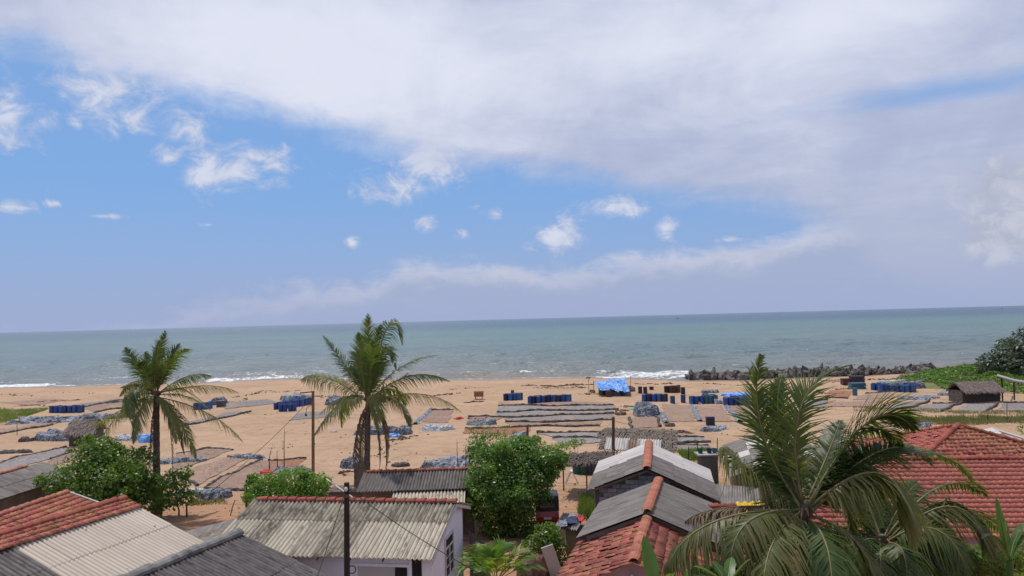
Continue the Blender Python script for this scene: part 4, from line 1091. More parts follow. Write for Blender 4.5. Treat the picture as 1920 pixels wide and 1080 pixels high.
# middle palm
base = gp(687, 962)
crown = D(690, 752, base.y)
rt = palm('coconut_palm', 'coconut palm with dry fronds hanging down its trunk behind the white house', base, crown, [
    (690, 590, .2, 690, 660, L_, .25), (672, 625, -.8, 678, 680, L_, .3), (715, 610, .5, 703, 660, L_, .35), (607, 631, .6, 650, 690, L_, .4), (754, 645, .7, 728, 612, L_, .8), (742, 690, -1, 718, 655, L_, .7), (820, 666, .3, 750, 690, L_, .7),
    (842, 714, -.4, 765, 705, L_, .9), (864, 772, -.6, 790, 738, O_, .9), (563, 712, .4, 615, 708, O_, .8), (590, 815, -1.0, 640, 757, O_, .9), (600, 775, .8, 645, 745, O_, .9), (770, 800, -1.6, 740, 750, O_, 1.0), (707, 808, -2.4, 703, 745, O_, 1.0), (655, 690, 1.2, 668, 700, L_, .6),
    (722, 895, .3, 721, 800, X_, 1.2, .4), (712, 880, -.3, 708, 800, X_, 1.2, .4), (670, 935, -.5, 668, 830, X_, 1.0, .5), (680, 940, .3, 676, 840, X_, 1.0, .45), (640, 800, 2.4, 655, 745, L_, .8), (760, 760, 2.6, 735, 730, L_, .8), (700, 640, -1.8, 696, 680, L_, .4), (664, 660, 1.5, 676, 690, L_, .4), (730, 665, 1.5, 712, 680, L_, .5)],
    76, 1.0, 33, trunk_r=(.25, .18), wid=.054, extra=2, Llen=3.8)
part('trunk_skirt', MB().tube([gp(682, 962) + Vector((-.1, -.1, 0)), D(680, 900, crown.y - .2), D(678, 868, crown.y - .15)], [.62, .52, .2], 9), M['palm_dead'], rt)
# big palm at the right
base = gp(1520, 1150)
crown = D(1508, 965, 22.0)
base = Vector((crown.x + .3, crown.y + .2, float(gz(crown.x, crown.y))))
palm('coconut_palm', 'large young coconut palm with tall upright fronds at lower right', base, crown, [
    (1428, 668, .8, 1428, 810, L_, .35, .9), (1600, 684, .3, 1502, 765, L_, .3, .95), (1466, 705, 1.2, 1462, 810, L_, .35, .8), (1716, 806, .3, 1622, 794, L_, .4, 1.15, -.8), (1690, 835, .9, 1610, 815, L_, .6, 1.0, -.5), (1575, 790, 1.6, 1550, 860, L_, .5, .9),
    (1358, 838, .9, 1405, 880, O_, .8), (1822, 900, .6, 1690, 848, L_, .75, 1.25), (1716, 1025, -1.6, 1650, 888, O_, 1.2, 1.25), (1700, 985, -.9, 1640, 888, O_, 1.3, 1.1), (1745, 870, 1.0, 1650, 846, L_, .6, 1.1), (1700, 880, 1.4, 1620, 850, L_, .6), (1250, 1068, -.9, 1335, 982, O_, 1.0, 1.2), (1432, 1090, -2.4, 1455, 1010, O_, .9, 1.15), (1285, 978, .6, 1360, 955, X_, .9, .6), (1640, 1085, -1.6, 1595, 1005, O_, .9),
    (1560, 1095, -2.6, 1545, 1010, L_, .9), (1370, 1050, -1.8, 1410, 975, O_, .9), (1600, 1000, 2.2, 1570, 930, L_, .7), (1420, 1000, 2.0, 1450, 940, L_, .8), (1400, 900, 2.4, 1450, 890, L_, .6), (1640, 880, 1.8, 1580, 875, L_, .6, 1.0, .6), (1610, 850, .8, 1560, 890, L_, .5, .9), (1440, 850, .6, 1465, 895, L_, .5)],
    94, 1.2, 44, trunk_r=(.26, .22), wid=.06, extra=0, r0=.05)
# second palm lower right
crown = D(1655, 1020, 24.5)
base = Vector((crown.x, crown.y + .2, float(gz(crown.x, crown.y))))
palm('coconut_palm', 'lower coconut palm spreading arching fronds over the red tiles at right', base, crown, [
    (1862, 1045, -1.2, 1782, 948, O_, 1.1, 1.3), (1840, 1000, -.5, 1770, 940, O_, 1.1, 1.1), (1848, 930, .6, 1760, 915, L_, .7), (1815, 1075, -2.0, 1750, 990, L_, .9), (1720, 905, 1.5, 1690, 945, L_, .5), (1590, 930, 1.2, 1620, 960, L_, .6), (1600, 1085, -1.6, 1615, 1020, L_, .9), (1700, 1100, -2.6, 1690, 1030, L_, .9), (1780, 1100, -1, 1730, 1020, L_, .9), (1545, 1040, .5, 1600, 1000, L_, .8), (1760, 1000, 2.2, 1715, 965, L_, .7), (1650, 1090, -2.9, 1652, 1040, L_, .9), (1640, 930, 2.0, 1650, 965, L_, .5), (1890, 1010, 1.0, 1790, 960, L_, .7), (1850, 1090, .5, 1770, 1010, L_, .8), (1560, 1090, .2, 1600, 1030, L_, .8), (1720, 1060, 1.0, 1700, 1010, L_, .8)],
    84, 1.12, 55, trunk_r=(.24, .2), wid=.058, extra=4, Llen=3.6, r0=.045)

def leaf_arrays(blobs, n, size, rg, asp=0.5, up=0.5, inner=0.5, floor=None):
    B = np.array(blobs, float)
    w = B[:, 3] * B[:, 4]; w = w / w.sum()
    k = rg.choice(len(B), n, p=w)
    d = rg.normal(size=(n, 3)); d[:, 2] = np.where(d[:, 2] < -.2, d[:, 2] * .55, d[:, 2]); d /= np.linalg.norm(d, axis=1)[:, None]
    rad = inner + (1 - inner) * rg.random(n) ** .6
    rad *= 1 + .18 * np.sin(d[:, 0] * 7 + k) * np.cos(d[:, 2] * 6 + k * 2)
    P = B[k, :3] + d * rad[:, None] * B[k][:, [3, 3, 4]]
    N_ = d * .5 + rg.normal(size=(n, 3)) * .55 + np.array([0, 0, up]); N_ /= np.linalg.norm(N_, axis=1)[:, None]
    t = rg.normal(size=(n, 3)) + np.array([0, 0, -.5]); t -= N_ * np.sum(t * N_, 1)[:, None]; t /= np.linalg.norm(t, axis=1)[:, None]
    s = np.cross(N_, t)
    L = size * rg.uniform(.55, 1.25, n)[:, None]
    V = np.stack([P, P + t * L * .5 + s * L * asp * .5 + N_ * L * .06, P + t * L - N_ * L * .12, P + t * L * .5 - s * L * asp * .5 + N_ * L * .06], 1).reshape(-1, 3)
    I = np.arange(n) * 4
    return V, np.stack([I, I + 1, I + 2, I + 3], 1)
def tree(name, label, cat, base, blobs, n, size, mm, seed, trunk_r=.14, asp=.5, up=.5, inner=.5, bare=0, group=None):
    rg = np.random.default_rng(seed)
    base = Vector(base)
    rt = thing(name, label, cat, base, group)
    sat = []
    for bx, by, bz, br, bh in blobs:
        for k in range(4):
            d = rg.normal(size=3); d[2] = abs(d[2]) * .8; d /= np.linalg.norm(d); q = rg.uniform(.9, 1.2); f = rg.uniform(.16, .34)
            sat.append((bx + d[0] * br * q, by + d[1] * br * q, bz + d[2] * bh * q, br * f, bh * f))
    V, F = leaf_arrays(list(blobs) + sat, n, size, rg, asp, up, inner)
    link('crown', np_mesh('crown', V - np.array(list(base)), F, mm), rt)
    cx = np.mean([b[:3] for b in blobs], axis=0)
    fork = base.lerp(Vector(cx), .45)
    part('trunk', MB().tube([base + Vector((0, 0, -.15)), base.lerp(fork, .5) + Vector((.06, 0, 0)), fork], [trunk_r * 1.3, trunk_r, trunk_r * .75], 8), M['bark'], rt)
    for b in blobs:
        c_ = Vector(b[:3]); part('limb', MB().tube([fork + Vector((0, 0, -.1)), fork.lerp(c_, .5) + Vector((0, 0, .1)), c_ + Vector((0, 0, b[4] * .5))], [trunk_r * .6, trunk_r * .4, .015], 5), M['bark'], rt)
    return rt
def blobs_px(lst, Y0):
    """(px, py, depth offset, rx px, ry px) -> world ellipsoids near depth Y0"""
    out = []
    for px, py, dy, rx, ry in lst:
        p = D(px, py, Y0 + dy); k = (Y0 + dy) / FOC
        out.append((p.x, p.y, p.z, rx * k, ry * k))
    return out
b = gp(945, 1000)
tree('leafy_tree', 'large round dark green tree beside the sandy lane in the centre', 'tree', b, blobs_px([(965, 862, .3, 50, 40), (1012, 858, .8, 44, 30), (1045, 862, .8, 20, 18), (925, 872, 0, 40, 38), (898, 905, -.2, 30, 30), (948, 915, -.9, 56, 50), (1000, 893, -.2, 42, 34), (915, 952, -.6, 40, 36), (968, 950, -.6, 42, 46), (900, 850, 1.2, 24, 26), (958, 835, 1.2, 30, 18), (985, 838, 1.0, 22, 16), (935, 985, -.3, 36, 28), (975, 985, 0, 34, 28), (1010, 925, .3, 26, 28), (885, 935, .2, 18, 22), (1030, 885, .4, 22, 20)], b.y), 32000, .185, M['leaf_deep'], 61, .17, inner=.3)
b = gp(925, 905)
tree('thin_shrub', 'sparse twiggy shrub with yellowish leaves behind the big round tree', 'shrub', b, blobs_px([(905, 818, 0, 30, 20), (935, 815, .3, 26, 18), (890, 845, 0, 22, 22)], b.y), 1500, .15, M['leaf_mid'], 62, .04, inner=.1)
b = gp(205, 985)
tree('leafy_tree', 'bright green broadleaf tree at the foot of the left palm', 'tree', b, blobs_px([(180, 860, 0, 46, 36), (225, 868, .5, 50, 34), (140, 900, -.2, 46, 40), (190, 910, -.8, 60, 50), (250, 905, -.4, 44, 46), (215, 940, -1, 60, 36), (275, 925, 0, 30, 40), (130, 932, -.3, 30, 26), (185, 838, .8, 40, 22)], b.y), 14000, .23, M['leaf_mid'], 63, .14, asp=.6, inner=.3)
b = gp(335, 965)
tree('leafy_shrub', 'dark leafy shrub right of the left palm trunk', 'shrub', b, blobs_px([(330, 905, 0, 26, 22), (345, 888, .5, 16, 14), (320, 935, -.4, 32, 24), (350, 930, 0, 20, 20), (305, 945, -.5, 24, 20)], b.y), 1700, .22, M['leaf_deep'], 64, .05, asp=.6, inner=.3)
b = gp(545, 962)
tree('round_bush', 'dense bright green bush behind the white house roof', 'bush', b, blobs_px([(500, 912, 0, 36, 26), (545, 908, .2, 46, 28), (590, 912, 0, 34, 26), (520, 935, -.4, 50, 26), (580, 935, -.4, 42, 26), (478, 925, 0, 22, 24)], b.y), 13000, .18, M['leaf_bright'], 65, .09, inner=.4)
b = gp(1022, 1062)
tree('small_tree', 'small glossy shrub between the round tree and the old tiled roof', 'shrub', b, blobs_px([(1022, 1010, 0, 28, 26), (1005, 1030, -.2, 24, 24), (1040, 1030, 0, 24, 26), (1030, 995, .2, 20, 16), (1045, 1060, 0, 20, 24)], b.y), 1900, .20, M['leaf_mid'], 66, .05, asp=.55, inner=.3)
b = gp(1095, 870)
tree('low_shrub', 'low green shrub poking up beside the thatched lean-to', 'shrub', b, blobs_px([(1085, 829, 0, 14, 7), (1068, 833, 0, 16, 8), (1050, 838, 0, 18, 9)], b.y), 500, .2, M['leaf_bright'], 67, .03)
b = D(1895, 1075, 24.0); b.z = 0
tree('feathery_shrub', 'yellow-green feathery shrub in the bottom right corner', 'shrub', b, blobs_px([(1890, 1058, 0, 34, 26), (1925, 1045, 0, 30, 26), (1870, 1080, -.3, 26, 20), (1915, 1085, -.5, 40, 26)], 24.0), 6500, .14, M['leaf_lime'], 68, .05, asp=.22, up=.2)
b = gp(1895, 722)
tree('broadleaf_tree', 'dark grey-green tree on the creeper mound at the right edge', 'tree', b, blobs_px([(1868, 680, 0, 32, 22), (1895, 665, 1, 34, 26), (1930, 650, 2, 40, 28), (1950, 680, 0, 50, 34), (1905, 690, -1, 40, 20), (1850, 690, -.5, 18, 14), (1985, 650, 2, 50, 34)], b.y), 7500, .55, M['leaf_grey'], 69, .3, inner=.6)
b = D(1935, 820, 60.0); b.z = 0
tree('low_shrub', 'olive shrub at the right edge beside the hipped roof', 'shrub', b, blobs_px([(1925, 805, 0, 14, 18), (1945, 815, 0, 16, 20)], 60.0), 500, .2, M['leaf_lime'], 70, .04)
# dark understorey below the two palms
for q, (px, py, Y0, lst, lab) in enumerate((
    (1600, 1120, 25.6, [(1590, 1020, 0, 60, 40), (1640, 1050, 0, 60, 50), (1700, 1040, .4, 60, 46), (1560, 1060, 0, 40, 40)], 'shaded dark bush under the fronds of the two right palms'),
    (1790, 1120, 26.0, [(1760, 1050, 0, 50, 40), (1810, 1060, 0, 46, 40), (1850, 1070, 0, 40, 36)], 'shaded leafy bush below the arching fronds near the yellow-green shrub'),
    (1400, 1140, 21.5, [(1390, 1075, 0, 50, 26), (1440, 1070, 0, 40, 30), (1330, 1085, 0, 40, 20)], 'low dark leafy bush below the big palm at the bottom edge'))):
    b = D(px, py, Y0); b.z = 0
    tree('dark_bush', lab, 'bush', b, blobs_px(lst, Y0), 2600, .22, M['leaf_deep'], 80 + q, .05, inner=.35)

# bare stems
def bare_stem(px, py, topy, label, h_side=5, seed=1):
    rg = np.random.default_rng(seed)
    b = gp(px, py); t = D(px + rg.normal(0, 3), topy, b.y)
    rt = thing('bare_sapling', label, 'sapling', b, 'leafless saplings on the sand')
    part('stem', MB().tube([b, b.lerp(t, .5) + Vector((rg.normal(0, .05), 0, 0)), t], [.045, .03, .008], 5), M['wood_dark'], rt)
    for k in range(h_side):
        p = b.lerp(t, rg.uniform(.4, .95)); a = rg.uniform(0, 6.28)
        part('twig', MB().tube([p, p + Vector((math.cos(a) * .28, math.sin(a) * .28, rg.uniform(.02, .3)))], [.014, .005], 4), M['wood_dark'], rt)
bare_stem(533, 882, 800, 'tallest leafless sapling left of the brown pole', 9, 2)
bare_stem(505, 884, 832, 'leaning leafless sapling left of the tallest one', 4, 3)
bare_stem(521, 884, 845, 'short leafless sapling close beside the tallest one', 2, 4)
for q, (px, ty) in enumerate(((860, 822), (872, 832), (879, 818), (886, 826))):
    bare_stem(px, 892, ty, ('leftmost', 'second', 'third', 'rightmost')[q] + ' thin dry stem of the clump behind the long shed roof', 1, 10 + q)

# areca clump at the bottom, banana plants
rg = np.random.default_rng(91)
c_ = D(925, 1085, 26.5); c_.z = 0
rt = thing('areca_palm', 'small feathery palm with broad yellow-green fronds at the bottom edge', 'palm', c_)
cr = D(930, 1092, 26.5)
for tx, ty, dy, ax, ay in ((885, 1030, .2, 895, 1050), (950, 1018, .5, 938, 1040), (1000, 1046, .3, 975, 1050), (860, 1075, -.3, 885, 1062), (978, 1075, -.8, 962, 1062), (905, 1022, .8, 912, 1045), (870, 1050, .5, 890, 1055), (1020, 1070, .2, 985, 1062), (935, 1048, -.9, 932, 1060), (872, 1040, -.3, 890, 1048), (920, 1032, .1, 922, 1048), (985, 1030, .6, 962, 1042), (900, 1070, -1.0, 908, 1066), (965, 1060, -1.1, 952, 1062), (890, 1085, -.8, 905, 1078)):
    T = D(tx, ty, cr.y + dy); Ap = D(ax, ay, cr.y + dy * .5); K = Ap * 2 - cr * .5 - T * .5
    add_frond(rt, cr, K, T, 34, .62, M['leaf_lime' if tx % 2 else 'leaf_bright'], rg, r0=.018, wid=.06, droop=.35, t0=.25, fold=.3)
part('stem', MB().tube([c_, cr + Vector((0, 0, .1))], [.09, .05], 6), M['rachis'], rt)
def blade(root, B, T, w, up=.3, torn=0.0, mm='banana', face=None):
    B, T = Vector(B), Vector(T); L = (T - B).length
    K = B.lerp(T, .5) + Vector((0, 0, up * L)); V = []; F = []
    N_ = 14
    for i in range(N_ + 1):
        t = i / N_; p = B * (1 - t) ** 2 + K * 2 * t * (1 - t) + T * t * t
        tn = ((K - B) * (1 - t) + (T - K) * t).normalized()
        s = tn.cross(Vector((0, 0, 1))) if face is None else tn.cross(Vector(face))
        if s.length < .1: s = Vector((1, 0, 0))
        s.normalize(); u = s.cross(tn)
        ww = w * (math.sin(math.pi * min(1, .06 + t * .94)) ** .6) * (1 - torn * random.random())
        V += [p - s * ww + u * ww * .25, p, p + s * ww + u * ww * .25]
    for i in range(N_):
        a = i * 3
        F += [(a, a + 1, a + 4, a + 3), (a + 1, a + 2, a + 5, a + 4)]
    f = part('leaf', MB().add(V, F), M[mm], root)
    P = [B * (1 - t) ** 2 + K * 2 * t * (1 - t) + T * t * t for t in (0, .25, .5, .75, 1)]
    subpart('midrib', MB().tube(P, [.03, .025, .02, .012, .005], 5), M['rachis'], f)
c_ = D(1235, 1150, 20.0); c_.z = 0
rt = thing('banana_plant', 'bright banana leaf standing in front of the old tiled roof', 'banana plant', c_)
blade(rt, D(1232, 1110, 20), D(1207, 1004, 20.3), .20, 0.0, .1, face=(.2, 1, 0))
blade(rt, D(1245, 1110, 20), D(1262, 1075, 19.6), .2, .2, .2)
part('stem', MB().tube([c_, D(1236, 1105, 20)], [.13, .08], 7), M['banana'], rt)
c_ = D(1370, 1150, 19.0); c_.z = 0
rt = thing('banana_plant', 'low banana plant with grey-green leaves under the big palm', 'banana plant', c_)
for tx, ty, dy in ((1408, 1048, -.3), (1335, 1052, .4), (1300, 1062, -.2), (1372, 1045, .8), (1290, 1085, .2)):
    blade(rt, D(1365, 1100, 19), D(tx, ty, 19 + dy), .17, .15, .25)
part('stem', MB().tube([c_, D(1366, 1102, 19)], [.13, .08], 7), M['banana'], rt)
c_ = D(1893, 1180, 22.0); c_.z = 0
rt = thing('banana_plant', 'banana plant with torn upright leaves in front of the long red roof', 'banana plant', c_)
for tx, ty, dy, w, up, fc in ((1868, 932, 0, .13, .0, (.3, 1, 0)), (1928, 985, .5, .13, .5, None), (1945, 1010, .3, .14, .6, None), (1840, 1010, -.5, .13, .5, None), (1885, 975, .6, .10, .1, (.5, 1, 0))):
    blade(rt, D(1893, 1055, 22), D(tx, ty, 22 + dy), w, up, .35, face=fc)
part('stem', MB().tube([c_, D(1893, 1050, 22)], [.16, .09], 7), M['banana'], rt)

# creeper mound, grass
def scatter_leaves(name, pts, size, mm, seed, asp=.6, up=.8):
    rg = np.random.default_rng(seed)
    P = np.array(pts); n_ = len(P)
    N_ = rg.normal(size=(n_, 3)) * .5 + np.array([0, 0, up]); N_ /= np.linalg.norm(N_, axis=1)[:, None]
    t = rg.normal(size=(n_, 3)); t -= N_ * np.sum(t * N_, 1)[:, None]; t /= np.linalg.norm(t, axis=1)[:, None]
    s = np.cross(N_, t); L = size * rg.uniform(.5, 1.3, n_)[:, None]
    V = np.stack([P - t * L * .5, P + s * L * asp * .5, P + t * L * .5, P - s * L * asp * .5], 1).reshape(-1, 3)
    I = np.arange(n_) * 4
    o = link(name, np_mesh(name, V, np.stack([I, I + 1, I + 2, I + 3], 1), mm)); return stuff(o)
mc, mrx, mry = G(1880, 722), 21.0, 15.0
mc = Vector((mc.x + 8, mc.y + 3, 0))
def mound_z(x, y):
    q = ((x - mc.x) / mrx) ** 2 + ((y - mc.y) / mry) ** 2
    return 2.6 * np.clip(1 - q, 0, 1) ** .8 + .35 * np.sin(x * .9) * np.cos(y * .8 + .5) * np.clip(1 - q, 0, 1) ** .4 - .15
u = np.linspace(0, 2 * np.pi, 49)[:-1]; rr = np.linspace(0, 1.02, 16)
V = np.array([(mc.x + mrx * a * math.cos(b), mc.y + mry * a * math.sin(b), 0) for a in rr for b in u]); V[:, 2] = mound_z(V[:, 0], V[:, 1])
F = [(i * 48 + j, i * 48 + (j + 1) % 48, (i + 1) * 48 + (j + 1) % 48, (i + 1) * 48 + j) for i in range(15) for j in range(48)]
structure(link('mound', np_mesh('mound', V, np.array(F), mat('mound_soil', (.10, .13, .04), (.15, .14, .06), .8, var=0), True)))
rg = np.random.default_rng(5); a = rg.uniform(0, 6.283, 26000); r_ = np.sqrt(rg.random(26000)) * (1.0 + .10 * np.sin(a * 5) + .06 * np.sin(a * 11))
xx, yy = mc.x + mrx * r_ * np.cos(a), mc.y + mry * r_ * np.sin(a)
hum = .32 * np.clip(np.sin(xx * 1.3 + np.sin(yy * .9) * 2) * np.sin(yy * 1.5 + np.sin(xx * 1.1)), -.4, 1)
scatter_leaves('ground_creeper', np.stack([xx, yy, np.maximum(mound_z(xx, yy), -.02) + .12 + hum + rg.random(26000) * .2], 1), .42, M['creeper'], 6)
def grass(quad, n_, hgt, mm, seed, name='grass'):
    rg = np.random.default_rng(seed)
    q = np.array([list(G(*p))[:2] for p in quad])
    uu, vv = rg.random(n_), rg.random(n_)
    vv = np.clip(vv + rg.normal(0, .08, n_), -.1, 1.1)
    P = (q[0] * ((1 - uu) * (1 - vv))[:, None] + q[1] * (uu * (1 - vv))[:, None] + q[2] * (uu * vv)[:, None] + q[3] * ((1 - uu) * vv)[:, None])
    clump = np.sin(P[:, 0] * 1.7) * np.sin(P[:, 1] * 1.3 + 1) + rg.normal(0, .6, n_)
    P = P[clump > -.35]; n_ = len(P)
    z = gz(P[:, 0], P[:, 1]); h_ = hgt * rg.uniform(.4, 1.3, n_); a = rg.uniform(0, 6.28, n_)
    b0 = np.stack([P[:, 0], P[:, 1], z - .02], 1); w = np.stack([np.cos(a), np.sin(a), 0 * a], 1) * .05
    tip = b0 + np.stack([rg.normal(0, .14, n_), rg.normal(0, .14, n_), h_], 1)
    V = np.stack([b0 - w, b0 + w, tip], 1).reshape(-1, 3); I = np.arange(n_) * 3
    stuff(link(name, np_mesh(name, V, np.stack([I, I + 1, I + 2], 1), mm)))
grass([(-40, 768), (92, 768), (60, 778), (-40, 802)], 9000, .28, M['grass'], 1)
grass([(1690, 785), (1990, 780), (1990, 793), (1700, 796)], 9000, .35, M['dry_grass'], 2, 'dry_grass')
grass([(1740, 788), (1990, 783), (1990, 790), (1760, 793)], 5000, .3, M['grass'], 12)
grass([(1600, 762), (1990, 776), (1990, 780), (1600, 770)], 4000, .22, M['dry_grass'], 13, 'dry_grass')
grass([(1268, 845), (1330, 845), (1340, 868), (1285, 866)], 5000, .35, M['grass'], 3)
grass([(1090, 935), (1116, 935), (1116, 975), (1085, 972)], 2600, .45, M['grass'], 4)
grass([(355, 940), (420, 938), (425, 945), (350, 948)], 900, .22, M['dry_grass'], 7, 'dry_grass')
grass([(1690, 700), (1720, 700), (1720, 712), (1680, 712)], 1200, .35, M['dry_grass'], 8, 'dry_grass')
# ------------------------------------------------------------------ poles and wires
def pole(name, label, px, py, topy, r, mm, cat='pole', lean=0.0, z0=None):
    b = gp(px, py); t = D(px, topy, b.y); t.x += lean
    rt = thing(name, label, cat, b)
    part('shaft', MB().tube([b + Vector((0, 0, -.3)), b.lerp(t, .5), t], [r, r * .95, r * .85], 8), mm, rt)
    return rt, b, t
rt, b, PT = pole('wooden_pole', 'tall brown wooden pole standing on open sand left of the middle palm', 587, 905, 733, .12, M['wood_pole'])
part('cross_arm', MB().tube([PT + Vector((-.95, 0, -.12)), PT + Vector((.1, 0, -.05))], .045, 5), M['wood'], rt)
part('lamp_arm', MB().tube([PT + Vector((-.1, 0, -1.0)), PT + Vector((-.45, -.1, -1.2)), PT + Vector((-.52, -.1, -1.6))], .02, 4), M['wire'], rt)
part('lamp_holder', MB().lathe([(.03, .2), (.07, .1), (.09, 0)], 8, PT + Vector((-.52, -.1, -1.8))), M['dark'], rt)
b = D(648, 1100, 24.0); b.z = 0; t = D(650, 905, 24.0)
rt = thing('utility_pole', 'dark utility pole in front of the white house wall', 'pole', b)
part('shaft', MB().tube([b, b.lerp(t, .5), t], [.10, .095, .085], 9), M['wood_dark'], rt)
part('insulator', MB().lathe([(.03, 0), (.06, .04), (.06, .1), (.03, .14)], 8, t + Vector((.0, -.12, -.25))), M['white_paint'], rt)
part('clamp', MB().box(t + Vector((0, -.1, -.4)), (.16, .06, .1)), M['wood'], rt)
UT = t
mb = MB()
for k in range(14):
    a = k / 13 * 6.28
    mb.add([], [])
ring = [D(660, 1068, 23.9) + Vector((math.cos(a) * .12, 0, math.sin(a) * .12)) for a in np.linspace(0, 6.28, 15)]
part('wire_coil', MB().tube(ring, .015, 4, False), M['wire'], rt)
def wire(label, A, B, sag, r=.013):
    A, B = Vector(A), Vector(B)
    P = [A.lerp(B, k / 16) - Vector((0, 0, sag * 4 * (k / 16) * (1 - k / 16))) for k in range(17)]
    o = link('overhead_wire', MB().tube(P, r, 4).mesh('overhead_wire', M['wire'], A), loc=A)
    tag(o, label, 'wire', 'overhead wires')
wire('thin wire running from the brown pole down to the left', PT + Vector((0, 0, -.4)), D(380, 935, 42), .25, .02)
wire('wire crossing the white house roof down to the right', UT + Vector((.05, 0, -.2)), D(905, 1078, 23.0), .12)
wire('wire from the utility pole to the lower left roof', UT + Vector((-.05, 0, -.25)), D(590, 1095, 20), .05)
rt, b, t = pole('wooden_post', 'brown post rising beside the thatched shed roof', 1150, 912, 782, .12, M['wood'])
wire('short wire from the post beside the thatched shed to the sand', t + Vector((0, 0, -.2)), gp(1184, 800) + Vector((0, 0, .3)), .1, .015)
pole('wooden_post', 'short brown post above the big round tree crown', 989, 850, 797, .11, M['wood'])
for q, (px, py, ty, lab) in enumerate(((1291, 872, 838, 'thin dark stake nearest the block house eave'), (1308, 868, 828, 'thin dark stake in the green weeds right of the block house'), (1345, 862, 821, 'tall dark stake right of the weeds by the tank'), (1852, 792, 775, 'thin stake in the grass strip left of the open frame'), (1888, 793, 757, 'tall thin stake in the grass strip before the hut'), (32, 815, 797, 'thin stake on the sand at the left edge'), (1376, 900, 868, 'short dark stake behind the dry fronds'))):
    pole('stake', lab, px, py, ty, .035, M['wood_dark'], 'stake')
pole('stake', 'leaning dark stick stuck in orange sand at lower left', 430, 966, 938, .03, M['wood_dark'], 'stake', lean=.35)
pole('fence_post', 'dark red post beside the shrub at lower left', 350, 966, 942, .06, M['drum_rust'], 'post')
pole('fence_post', 'dark wooden post at the left side of the round bush', 462, 962, 900, .07, M['wood_dark'], 'post')

# ------------------------------------------------------------------ drying beds
def bilin(q, u, v):
    return q[0] * ((1 - u) * (1 - v))[..., None] + q[1] * (u * (1 - v))[..., None] + q[2] * (u * v)[..., None] + q[3] * ((1 - u) * v)[..., None]
def roll(root, name, A, B, r, mm, rg, z0=.02):
    A, B = np.array(A), np.array(B); L = np.linalg.norm(B - A); n_ = max(8, int(L / .3)); n_ = min(n_, 60)
    P = []; R = []
    w1 = rg.uniform(0, 6)
    nv = np.array([-(B - A)[1], (B - A)[0]]) / L
    for k in range(n_ + 1):
        p = A + (B - A) * k / n_ + nv * (.10 * math.sin(k * .5 + w1) + rg.normal(0, .05)) * min(1, r * 5)
        rr = r * rg.uniform(.55, 1.25)
        P.append(Vector((p[0], p[1], float(gz(p[0], p[1])) + z0 + rr * .5))); R.append(rr)
    return part(name, MB().tube(P, R, 6), mm, root)
def bed(quad, kind, label, edges='ns', r=.12, fish=6.0, seed=0, eg='net_brown'):
    """quad pixels: far left, far right, near right, near left"""
    rg = np.random.default_rng(seed + 1000)
    q = np.array([list(G(*p))[:2] for p in quad])
    lx = (np.linalg.norm(q[1] - q[0]) + np.linalg.norm(q[2] - q[3])) / 2; ly = (np.linalg.norm(q[3] - q[0]) + np.linalg.norm(q[2] - q[1])) / 2
    nu, nv = max(4, min(60, int(lx / .6))), max(3, min(40, int(ly / .6)))
    u, v = np.meshgrid(np.linspace(0, 1, nu + 1), np.linspace(0, 1, nv + 1))
    P = bilin(q, u, v)
    eu = np.minimum(u, 1 - u) < 1e-6; ev = np.minimum(v, 1 - v) < 1e-6
    P = P + (eu | ev)[..., None] * rg.normal(0, .08, P.shape)
    z = gz(P[..., 0], P[..., 1]) + .045 + rg.normal(0, .012, u.shape)
    V = np.concatenate([P, z[..., None]], -1).reshape(-1, 3)
    k = nu + 1
    I = (np.arange(nv)[:, None] * k + np.arange(nu)[None]).ravel()
    F = np.stack([I, I + 1, I + k + 1, I + k], 1)
    # a skirt gives the sheet its edge
    cx, cy = q.mean(0)
    rt = thing('drying_bed', label, 'drying bed', (cx, cy, float(gz(cx, cy))), 'fish drying beds on the sand')
    off = np.array(list(rt.location))
    mm, fm = {'g': ('mesh_fish_grey', 'fish_silver'), 'b': ('mesh_fish_brown', 'fish_brown'), 'r': ('mesh_rust', 'fish_brown')}[kind]
    if (np.cross(np.append(q[1] - q[0], 0), np.append(q[3] - q[0], 0))[2]) < 0: F = F[:, ::-1]
    link('net_sheet', np_mesh('net_sheet', V - off, F, M[mm], True), rt)
    E4 = {'n': (0, 1), 'e': (1, 2), 's': (3, 2), 'w': (0, 3)}
    for e in edges:
        a, b = E4[e]; roll(rt, 'net_roll', q[a], q[b], r, M[eg], rg)
    n_ = int(min(5000, lx * ly * fish))
    if n_ > 10:
        uu, vv = rg.random(n_) * .97 + .015, rg.random(n_) * .95 + .025
        keep = (np.sin(uu * lx * 1.1 + seed) + np.sin(vv * ly * 1.7 + uu * lx * .6) + rg.normal(0, 1.0, n_)) > -.9
        uu, vv = uu[keep], vv[keep]; n_ = len(uu)
        p = bilin(q, uu, vv); zz = gz(p[:, 0], p[:, 1]) + .075 + rg.random(n_) * .03
        a = rg.uniform(0, 6.28, n_); L = rg.uniform(.10, .26, n_); W = L * .28
        d = np.stack([np.cos(a), np.sin(a), rg.normal(0, .15, n_)], 1); s = np.stack([-np.sin(a), np.cos(a), rg.normal(0, .3, n_)], 1)
        c = np.concatenate([p, zz[:, None]], 1)
        V = np.stack([c - d * L[:, None] * .5, c + s * W[:, None] * .5, c + d * L[:, None] * .5, c - s * W[:, None] * .5], 1).reshape(-1, 3)
        I = np.arange(n_) * 4
        stuff(link('fish', np_mesh('fish', V - off, np.stack([I, I + 1, I + 2, I + 3], 1), M[fm]), rt))
